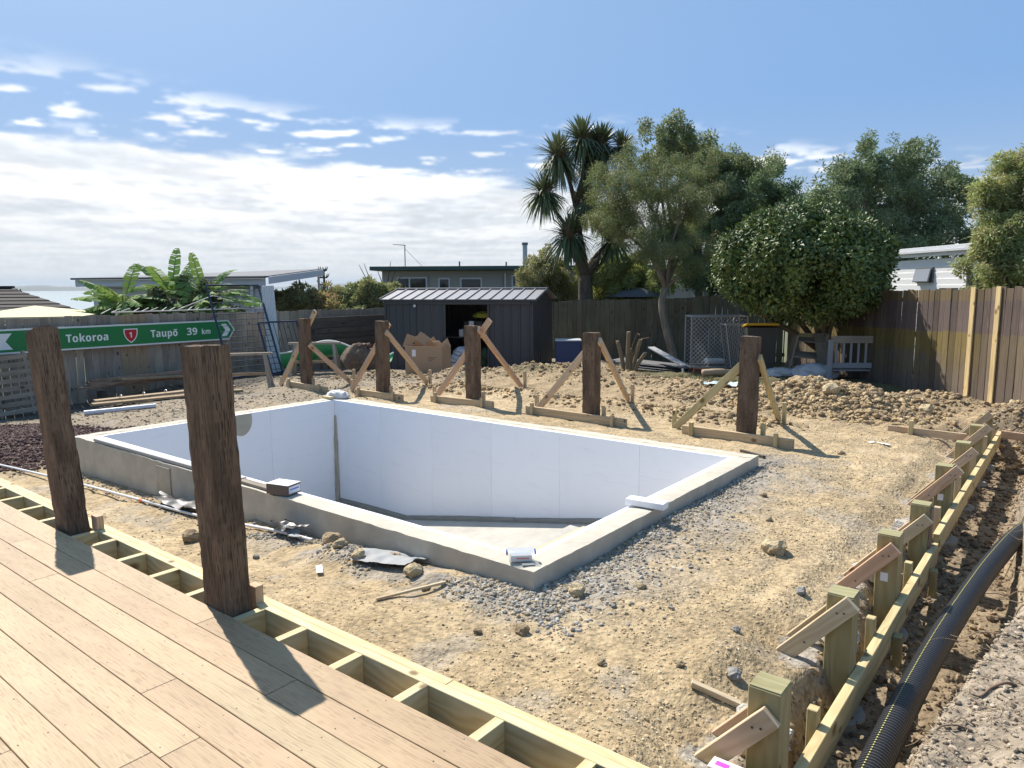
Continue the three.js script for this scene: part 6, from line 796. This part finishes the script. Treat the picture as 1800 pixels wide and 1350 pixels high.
// cabbage tree
{
  seed(1430);
  const heads = [[2.13, 6.0, 22.3, 0.7], [2.68, 5.9, 22.6, 0.67], [1.43, 5.53, 22.3, 0.73], [1.01, 4.49, 22.3, 0.66], [1.72, 3.2, 22, 0.74], [2.32, 4.21, 22.5, 0.67], [3.09, 3.1, 22.6, 0.64], [3.38, 5.91, 22.8, 0.53], [2.48, 5.33, 22.7, 0.6], [2.9, 3.83, 22.9, 0.54]].map(([l, y, d, r]) => ({ c: away(l, d, y), r }));
  const base = away(2.28, 22.3, -0.8), t = thing('cabbage_tree', 'tall cabbage tree with spiky sword leaf heads behind the back fence', 'tree', base.toArray()), inv = t.matrixWorld.clone().invert(), bk = barkOf(0.22, 0.18, 0.14), loc = (p) => p.clone().applyMatrix4(inv);
  const fork = away(2.24, 22.3, 2.05); part(t, 'trunk', tube([base, away(2.27, 22.3, 0.8), fork].map(loc), [0.30, 0.25, 0.2], 12), bk);
  const mid = away(1.95, 22.4, 4.1); limbs(t, 'limb', fork, [mid, heads[6].c, heads[4].c, away(3.6, 22.6, 3.3)], 0.14, bk, 0.1, 0.07); limbs(t, 'limb', mid, [heads[0].c, heads[2].c, heads[8].c, heads[5].c], 0.09, bk, 0.08, 0.05); limbs(t, 'limb', away(1.7, 22.35, 3.4), [heads[3].c], 0.07, bk, 0.15, 0.05); limbs(t, 'limb', heads[8].c, [heads[1].c, heads[7].c], 0.07, bk, 0.1, 0.05); limbs(t, 'limb', heads[6].c, [heads[9].c], 0.06, bk, 0.1, 0.05);
  const headGeo = (s) => { seed(s); const pos = [], idx = []; for (let i = 0; i < 330; i++) { const u = rr(-0.85, 1), a = rr(0, 6.28), f = Math.sqrt(1 - u * u), d = V(f * Math.cos(a), u, f * Math.sin(a)), side = d.clone().cross(V(rr(-0.2, 0.2), 1, rr(-0.2, 0.2))).normalize(), L = rr(0.85, 1.2), w = 0.034, k = pos.length / 3, dr = u < 0.2 ? 0.45 : 0.16; for (const [tt, ww] of [[0.06, 0.7], [0.45, 1], [0.8, 0.7], [1, 0.05]]) { const c = d.clone().multiplyScalar(L * tt).add(V(0, -dr * tt * tt * tt, 0)); for (const sd of [-1, 1]) { const v = c.clone().addScaledVector(side, sd * w * ww); pos.push(v.x, v.y, v.z); } } for (let j = 0; j < 3; j++) { const e = k + j * 2; idx.push(e, e + 1, e + 2, e + 1, e + 3, e + 2); } } const g = new THREE.BufferGeometry(); g.setAttribute('position', new THREE.Float32BufferAttribute(pos, 3)); g.setIndex(idx); g.computeVertexNormals(); return g; };
  const hg = [headGeo(1431), headGeo(1432)], hm = [[0.14, 0.18, 0.075], [0.11, 0.15, 0.065], [0.17, 0.2, 0.09]].map((c) => { const m = leafMat(0.6, 0.25); m.color = lin(...c); return m; });
  seed(1440); heads.forEach((h, i) => { const m = part(t, 'leaf_head', hg[i % 2], hm[i % 3], loc(h.c).toArray()); m.scale.setScalar(h.r * 1.14); m.rotation.set(rr(-0.15, 0.15), rr(0, 6), rr(-0.15, 0.15)); const dead = part(t, 'dead_leaf_skirt', hg[(i + 1) % 2], M.deadLeaf ??= Object.assign(leafMat(0.9, 0.1), { color: lin(0.24, 0.18, 0.11) }), loc(h.c).add(V(0, -h.r * 0.18, 0)).toArray(), [Math.PI, rr(0, 6), 0]); dead.scale.set(h.r * 0.5, h.r * 0.72, h.r * 0.5); });
}
function leafyTree(name, label, foot, blobsIn, n, geo, cols, { deep = 0.8, bark = [0.2, 0.16, 0.12], r0 = 0.14, shell = 0.55, rough: ro = 0.85, size, up, forkAt = 0.3, cat = 'tree', extra = 18, core = 0.42, group, via, low = 0, rk = 1 } = {}) {
  const t = thing(name, label, cat, foot.toArray(), group), bl = blobsOf(blobsIn.map(([l, y, d, r]) => [l, y - low * sstep(1.5, 4.5, y), d, r * rk]), deep), bk = barkOf(...bark), inv = t.matrixWorld.clone().invert();
  const small = []; for (const b of bl) { small.push({ c: b.c, r: b.r * core }); for (let i = 0; i < extra; i++) { const d = V(rr(-1, 1), rr(-0.8, 1), rr(-1, 1)).normalize(); small.push({ c: b.c.clone().addScaledVector(d, b.r * (rnd() < 0.2 ? rr(1.15, 1.5) : rr(0.45, 1.15))), r: b.r * rr(0.12, 0.3) }); } }
  const mean = bl.reduce((a, b) => a.add(b.c), V(0, 0, 0)).multiplyScalar(1 / bl.length), fork = foot.clone().lerp(mean, forkAt).add(V(0, 0.1, 0));
  part(t, 'trunk', tube([foot, via ?? foot.clone().lerp(fork, 0.5).add(V(rr(-0.08, 0.08), 0, rr(-0.08, 0.08))), fork].map((p) => p.clone().applyMatrix4(inv)), [r0, r0 * 0.85, r0 * 0.75], 9), bk); limbs(t, 'limb', fork, bl.map((b) => b.c), r0 * 0.5, bk, 0.1, 0.012);
  crown(t, 'crown', small, n, geo, leafMat(ro), cols, { shell, size: size ?? [0.75, 1.3], up }); return t;
}
{
  seed(1460);
  const fine = sprig(9, 0.075, 0.014, 0.09, 1461, 0.2), mid = sprig(7, 0.10, 0.04, 0.11, 1462, 0.25), big = sprig(8, 0.17, 0.06, 0.12, 1463, 0.3, 0.25);
  const pale = leafyTree('tea_tree', 'airy olive green fine leaved tree in front of the back fence', away(4.15, 18.2, -0.35), [[2.69, 4.24, 18.6, 0.73], [3.2, 4.53, 18.6, 0.73], [3.78, 4.38, 18.6, 0.8], [4.29, 4.09, 18.6, 0.65], [2.54, 3.59, 18.6, 0.58], [3.05, 3.44, 18.6, 0.8], [3.78, 3.36, 18.6, 0.87], [4.43, 3.21, 18.6, 0.65], [3.34, 2.64, 18.6, 0.6], [4.07, 2.49, 18.6, 0.6], [4.58, 2.34, 18.6, 0.51], [2.33, 4.53, 18.6, 0.44], [4.58, 4.66, 18.6, 0.6]], 9500, fine, [[0.19, 0.25, 0.07], [0.15, 0.20, 0.058], [0.25, 0.29, 0.095], [0.23, 0.21, 0.10]], { low: 0.25, rk: 0.95, deep: 1.0, bark: [0.42, 0.36, 0.29], r0: 0.11, shell: 0.45, forkAt: 0.5, via: away(3.75, 18.3, 1.3) });
  leafyTree('tall_tree', 'tall grey green tree with open twiggy top behind the olive tree', away(5.3, 22, -0.8), [[4.47, 6.15, 22, 0.6], [4.9, 6.32, 22, 0.52], [5.41, 5.8, 22, 0.77], [6.02, 5.62, 22, 0.77], [6.62, 5.36, 22, 0.69], [5.84, 4.85, 22, 0.86], [6.7, 4.67, 22, 0.77], [7.22, 5.19, 22, 0.52], [4.3, 5.55, 22, 0.69], [6.19, 3.99, 22, 0.86], [5.5, 3.48, 22, 0.86], [6.88, 3.73, 22, 0.77], [7.65, 5.61, 22, 0.31], [7.94, 5.8, 22, 0.17]], 7200, mid, [[0.22, 0.28, 0.10], [0.18, 0.235, 0.082], [0.28, 0.33, 0.13], [0.26, 0.25, 0.12]], { low: 0.4, rk: 0.95, deep: 0.9, bark: [0.25, 0.2, 0.16], r0: 0.17, shell: 0.5, forkAt: 0.4 });
  leafyTree('dark_tree', 'dense dark green tree in the back corner beside the camellia', away(6.6, 20.5, -0.8), [[6.97, 4.47, 20.5, 0.56], [7.29, 4.23, 20.5, 0.48], [6.81, 3.83, 20.5, 0.64], [7.21, 3.59, 20.5, 0.64], [6.25, 3.03, 20.5, 0.8], [6.89, 2.95, 20.5, 0.72], [5.93, 2.23, 20.5, 0.8], [6.73, 2.07, 20.5, 0.72], [5.21, 2.08, 20.5, 0.64], [5.9, 1.4, 20.5, 0.7], [6.8, 1.3, 20.5, 0.7], [7.8, 3.2, 20.5, 0.7], [7.6, 2.2, 20.5, 0.8]], 8500, mid, [[0.11, 0.17, 0.062], [0.14, 0.205, 0.075], [0.18, 0.25, 0.09]], { low: 0.3, rk: 0.9, deep: 0.6, bark: [0.12, 0.09, 0.07], r0: 0.16, shell: 0.6 });
  leafyTree('spreading_tree', 'large spreading tree with flat leaf clusters behind the white house', away(15.2, 30, -1), [[12.19, 5.72, 30, 0.82], [12.89, 6.18, 30, 0.94], [13.83, 6.53, 30, 1.05], [14.77, 6.87, 30, 1.05], [15.82, 6.99, 30, 1.05], [16.76, 6.63, 30, 1.05], [17.7, 6.39, 30, 0.94], [18.52, 6.15, 30, 0.7], [12.66, 5.01, 30, 1.05], [13.83, 5.24, 30, 1.17], [15.12, 5.35, 30, 1.29], [16.41, 5.22, 30, 1.29], [17.58, 5.1, 30, 1.17], [14.53, 4.06, 30, 1.17], [15.94, 3.82, 30, 1.17], [17.34, 3.93, 30, 1.05], [11.72, 5.25, 30, 0.7], [18.05, 3.57, 30, 0.94], [10.8, 5.0, 30, 0.7]], 6000, big, [[0.19, 0.26, 0.105], [0.16, 0.22, 0.088], [0.25, 0.32, 0.135], [0.21, 0.245, 0.115]], { low: 0.7, rk: 0.92, deep: 1.2, bark: [0.24, 0.2, 0.17], r0: 0.26, shell: 0.65, forkAt: 0.28, extra: 24 });
  leafyTree('bright_tree', 'bright yellow green leafy tree rising over the stained fence', away(10.1, 14.5, -0.2), [[9.5, 2.86, 14.5, 0.4], [9.6, 3.42, 14.5, 0.51], [9.86, 3.87, 14.5, 0.51], [10.2, 4.21, 14.5, 0.45], [9.75, 2.74, 14.5, 0.62], [10.2, 3.3, 14.5, 0.62], [9.45, 2.29, 14.5, 0.35], [9.62, 2.06, 14.5, 0.57], [10.08, 2.4, 14.5, 0.68], [10.54, 3.64, 14.5, 0.79], [10.76, 2.51, 14.5, 0.79], [9.29, 3.87, 14.5, 0.2], [9.91, 4.38, 14.5, 0.2], [10.2, 4.55, 14.5, 0.2], [9.8, 1.6, 14.5, 0.6], [10.5, 1.7, 14.5, 0.7]], 11500, sprig(8, 0.085, 0.026, 0.08, 1466, 0.2), [[0.34, 0.40, 0.13], [0.27, 0.33, 0.11], [0.42, 0.45, 0.15], [0.46, 0.40, 0.17]], { low: 0.3, rk: 0.92, deep: 0.5, bark: [0.2, 0.16, 0.12], r0: 0.12, shell: 0.6, up: 0.8 });
  leafyTree('bush', 'olive green bush between the beige house and the cabbage tree', away(1.2, 23.5, -0.9), [[0.92, 2.34, 23.5, 0.55], [1.38, 2.06, 23.5, 0.55], [1.1, 1.7, 23.5, 0.55], [1.65, 1.51, 23.5, 0.51], [0.64, 1.79, 23.5, 0.46], [1.0, 1.1, 23.5, 0.6]], 3600, mid, [[0.3, 0.31, 0.11], [0.24, 0.26, 0.1], [0.36, 0.33, 0.15]], { deep: 0.5, r0: 0.06, cat: 'bush' });
  leafyTree('bush', 'yellow green bush right of the cabbage tree trunk', away(3.6, 23, -0.9), [[2.88, 1.96, 23, 0.54], [3.41, 2.13, 23, 0.54], [3.95, 2.22, 23, 0.54], [4.4, 1.95, 23, 0.45], [3.59, 1.68, 23, 0.54], [2.88, 1.5, 23, 0.45], [4.2, 1.4, 23, 0.5]], 4200, big, [[0.38, 0.43, 0.12], [0.3, 0.36, 0.1], [0.46, 0.48, 0.16]], { deep: 0.5, r0: 0.06, cat: 'bush', size: [0.6, 1.0] });
  const hd = [[[-7.34, 1.10, 23.5, 0.4], [-6.88, 1.28, 23.5, 0.46], [-7.1, 0.62, 23.5, 0.5]], [[-6.33, 1.19, 23.5, 0.46], [-5.78, 1.18, 23.5, 0.4], [-6.52, 0.82, 23.5, 0.4], [-6, 0.52, 23.5, 0.5]], [[-5.32, 1.27, 23.5, 0.4], [-4.77, 1.36, 23.5, 0.46], [-5.51, 0.82, 23.5, 0.4], [-4.9, 0.62, 23.5, 0.5]], [[-4.31, 1.34, 23.5, 0.42], [-3.86, 1.32, 23.5, 0.4], [-3.4, 1.22, 23.5, 0.33], [-4.59, 0.90, 23.5, 0.46], [-3.7, 0.92, 23.5, 0.5]]];
  const say = ['broad leaved bush beside the white carport post', 'broad leaved bush second from the carport, orange tinged', 'broad leaved bush third from the carport', 'broad leaved bush beside the left end of the beige house']; hd.forEach((b, i) => leafyTree('bush', say[i], away(b[0][0] + 0.3, 23.5, -0.9), b, 2300, big, i === 1 ? [[0.4, 0.34, 0.13], [0.3, 0.33, 0.12], [0.52, 0.3, 0.14]] : [[0.3, 0.33, 0.12], [0.22, 0.26, 0.1], [0.4, 0.38, 0.16]], { deep: 0.4, r0: 0.05, cat: 'bush', size: [0.6, 1.0], group: 'bushes beyond the left fence' }));
  // small norfolk pine far off
  { const f = away(-15.33, 60, -8), t = thing('norfolk_pine', 'small dark tiered pine far off beside the carport post', 'tree', f.toArray()), bk = barkOf(0.12, 0.1, 0.08), nm = std({ color: lin(0.03, 0.042, 0.03), roughness: 0.8, side: THREE.DoubleSide }); part(t, 'trunk', tube([V(0, 0, 0), V(0, 6, 0), V(0.1, 11.2, 0)], [0.4, 0.24, 0.06], 6), bk); for (let k = 0; k < 11; k++) for (let j = 0; j < 5; j++) { const y = 5.5 + k * 0.55, a = j * 1.26 + k * 0.5, L = lerp(1.5, 0.3, k / 11); part(t, 'branch', tube([V(0, y, 0), V(Math.cos(a) * L * 0.6, y + 0.05, Math.sin(a) * L * 0.6), V(Math.cos(a) * L, y + 0.35, Math.sin(a) * L)], [0.05, 0.06, 0.02], 5), nm); } }
  { const f = away(-4.5, 26, -0.9), t = thing('bare_shrub', 'bare twiggy shrub beside the beige house', 'shrub', f.toArray()), inv = t.matrixWorld.clone().invert(), bk = barkOf(0.2, 0.15, 0.12); for (let i = 0; i < 7; i++) { const a = away(-4.5 + rr(-0.3, 0.3), 26, 1.6), b = away(-4.5 + rr(-0.9, 0.9), 26 + rr(-0.4, 0.4), rr(2.1, 2.9)); limbs(t, 'branch', f.clone().lerp(a, 0.7), [b], 0.035, bk, 0.12, 0.008); } }
}
// banana plants
{
  seed(1500);
  const lm = new THREE.MeshPhysicalMaterial({ color: lin(0.14, 0.265, 0.06), roughness: 0.8, specularIntensity: 0.35, side: THREE.DoubleSide, transmission: 0.4, thickness: 0 }), lm2 = lm.clone(); lm2.color = lin(0.23, 0.34, 0.075); const dead = std({ color: lin(0.17, 0.125, 0.07), roughness: 0.9, side: THREE.DoubleSide }), rib = std({ color: lin(0.24, 0.27, 0.10), roughness: 0.6 }), stem = std({ color: lin(0.16, 0.15, 0.07), roughness: 0.8, map: barkTex });
  const leaf = (t, o, dir, L, w, droop, mat, yawTwist = 0) => { // an arching blade torn between the side veins
    const h = V(dir.x, 0, dir.z).normalize(), mids = [], N = 26; for (let i = 0; i <= N; i++) { const u = i / N; mids.push(o.clone().addScaledVector(dir, L * u).add(V(0, -droop * L * u * u, 0))); }
    const side0 = h.clone().cross(V(0, 1, 0)).normalize().lerp(RT, clamp(dir.y * 1.4 - 0.5, 0, 0.95)).normalize().applyAxisAngle(dir.clone().normalize(), yawTwist), pos = [], idx = [];
    for (const s of [-1, 1]) { let i = 4; while (i < N) { const n = 1 + Math.floor(rnd() * 3.4), e = Math.min(N, i + n), hang = rr(0.35, 1.0) * (dir.y > 0.75 ? 0.25 : 1), wk = (u) => w * Math.sqrt(Math.max(0, Math.sin(Math.PI * Math.min(1, (u - 0.1) / 0.92)))) * rr(0.88, 1.05); const k = pos.length / 3; for (const j of [i + rr(0, 0.25), e - rr(0.05, 0.4)]) { const a = mids[Math.floor(j)].clone().lerp(mids[Math.min(N, Math.floor(j) + 1)], j % 1), u = j / N, ww = wk(u), fw = mids[Math.min(N, Math.floor(j) + 1)].clone().sub(mids[Math.floor(j)]).normalize(); for (const f of [0, 0.5, 1]) { const v = a.clone().addScaledVector(side0, s * ww * f * (1 - hang * 0.25 * f)).add(V(0, -hang * ww * f * f * 0.8 + 0.12 * ww * f, 0)).addScaledVector(fw, f * ww * 0.22); pos.push(v.x, v.y, v.z); } } for (let f = 0; f < 2; f++) idx.push(k + f, k + f + 1, k + 3 + f, k + f + 1, k + 4 + f, k + 3 + f); i = e; } }
    const g = new THREE.BufferGeometry(); g.setAttribute('position', new THREE.Float32BufferAttribute(pos, 3)); g.setIndex(idx); g.computeVertexNormals(); const inv = t.matrixWorld.clone().invert(); g.applyMatrix4(inv); const m = part(t, 'leaf', g, mat); part(m, 'midrib', tube([mids[0], mids[8], mids[16], mids[N]].map((p) => p.clone().applyMatrix4(inv)), [0.022, 0.016, 0.005], 5), rib); return m; };
  const plants = [[-9.75, 18.4, 'left'], [-8.75, 18.9, 'middle'], [-7.8, 18.6, 'right']];
  const D3 = (l, y, d) => V(0, y, 0).addScaledVector(RT, l).addScaledVector(FW, d).normalize();
  const lv = [
    [[-0.95, 0.95, 0.1, 1.55, 0.16, 0.28, 0], [0.25, 1, 0.1, 1.3, 0.22, 0.25, 1], [-0.7, 0.5, 0.2, 1.5, 0.2, 0.45, 0], [0.8, 0.3, 0.1, 1.6, 0.22, 0.4, 0], [-1, 0.25, -0.3, 1.25, 0.24, 0.55, 0], [0.9, 0.45, -0.3, 1.5, 0.27, 0.35, 0], [-0.5, -0.1, -0.6, 1.0, 0.2, 0.6, 1], [0.5, 0.2, -0.8, 1.2, 0.22, 0.6, 0], [-0.2, 0.7, -0.6, 1.1, 0.22, 0.3, 1]],
    [[-0.7, 1, 0, 1.6, 0.19, 0.3, 0], [0.12, 1, 0.1, 1.5, 0.16, 0.12, 0], [-0.3, 1, -0.3, 1.4, 0.2, 0.3, 1], [0.6, 1, -0.1, 1.5, 0.2, 0.4, 0], [-0.9, 0.7, 0.2, 1.7, 0.2, 0.5, 0], [0.8, 0.4, -0.3, 1.5, 0.22, 0.5, 0], [-1, 0.4, -0.2, 1.6, 0.27, 0.4, 0], [1, 0.6, 0.2, 1.4, 0.25, 0.35, 0], [0.4, 0.3, -0.8, 1.2, 0.24, 0.6, 0], [0.5, 1, 0.3, 1.3, 0.2, 0.1, 0]],
    [[-0.2, 1, 0, 1.4, 0.16, 0.12, 1], [0.5, 1, 0.1, 1.7, 0.2, 0.45, 0], [-0.6, 0.75, 0.2, 1.5, 0.2, 0.5, 0], [0.9, 0.5, 0.3, 1.6, 0.2, 0.5, 0], [0.7, 0.85, 0, 1.5, 0.25, 0.55, 0], [1, 0.15, -0.2, 1.7, 0.24, 0.2, 0], [-0.8, 0.6, 0.1, 1.4, 0.24, 0.35, 0], [0.9, -0.15, -0.3, 1.35, 0.24, 0.12, 1], [0.2, 0.2, -0.9, 1.1, 0.22, 0.6, 0], [0.5, 0.6, -0.5, 1.0, 0.2, 0.5, 1]]];
  plants.forEach(([l, d, w], i) => { const f = away(l, d, -0.9), top = away(l, d, 1.42 + 0.06 * i), t = thing('banana_plant', 'banana plant with torn arching leaves beyond the fence, ' + w + ' of three', 'plant', f.toArray(), 'banana plants beyond the fence'); const inv = t.matrixWorld.clone().invert(); part(t, 'stem', tube([f, f.clone().lerp(top, 0.5), top].map((p) => p.clone().applyMatrix4(inv)), [0.14, 0.12, 0.07], 9), stem);
    for (const [a, b, c, L, ww, dr, k] of lv[i]) leaf(t, top.clone().add(V(rr(-0.05, 0.05), rr(-0.15, 0.05), rr(-0.05, 0.05))), D3(a, b, c), L, ww, dr, k ? lm2 : lm, rr(-0.3, 0.3)); for (let j = 0; j < 6; j++) leaf(t, top.clone().add(V(0, -0.25, 0)), D3(rr(-1, 1), -0.5, rr(-1, 0.4)), rr(0.6, 1.0), 0.14, 0.6, dead); for (let j = 0; j < 15; j++) leaf(t, top.clone().add(V(0, rr(-0.4, -0.05), 0)), D3(rr(-1, 1), rr(0.15, 0.75), rr(-1, 0.4)), rr(0.9, 1.4), rr(0.17, 0.24), rr(0.3, 0.6), j % 2 ? lm : lm2); });
  // dark understorey between the banana stems
  seed(1520); leafyTree('bush', 'dark green bushy undergrowth below the banana leaves', away(-8.8, 18.7, -0.9), [[-9.6, 1.1, 18.8, 0.5], [-9.0, 1.25, 18.9, 0.55], [-8.3, 1.25, 18.9, 0.55], [-7.6, 1.1, 18.9, 0.5], [-8.8, 0.7, 18.9, 0.6]], 3600, sprig(7, 0.1, 0.05, 0.1, 1521), [[0.05, 0.075, 0.025], [0.08, 0.11, 0.035], [0.12, 0.13, 0.05]], { deep: 0.3, r0: 0.05, cat: 'bush' });
  // weed by the stained fence
  leafyTree('weed', 'small leafy weed growing against the stained fence between the new battens', away(7.95, 10.75, -0.05), [[7.95, 0.25, 10.75, 0.11], [7.98, 0.4, 10.75, 0.08], [7.93, 0.12, 10.75, 0.1]], 130, sprig(6, 0.07, 0.03, 0.05, 1531), [[0.14, 0.17, 0.06], [0.18, 0.2, 0.08]], { deep: 0.03, r0: 0.008, cat: 'weed', extra: 4 });
}
// sea haze
scene.fog = new THREE.FogExp2(0xdfe6ec, 0.00007);
scene.traverse((o) => { if (o.isMesh) { o.castShadow = true; o.receiveShadow = true; } });
renderer.render(scene, camera);
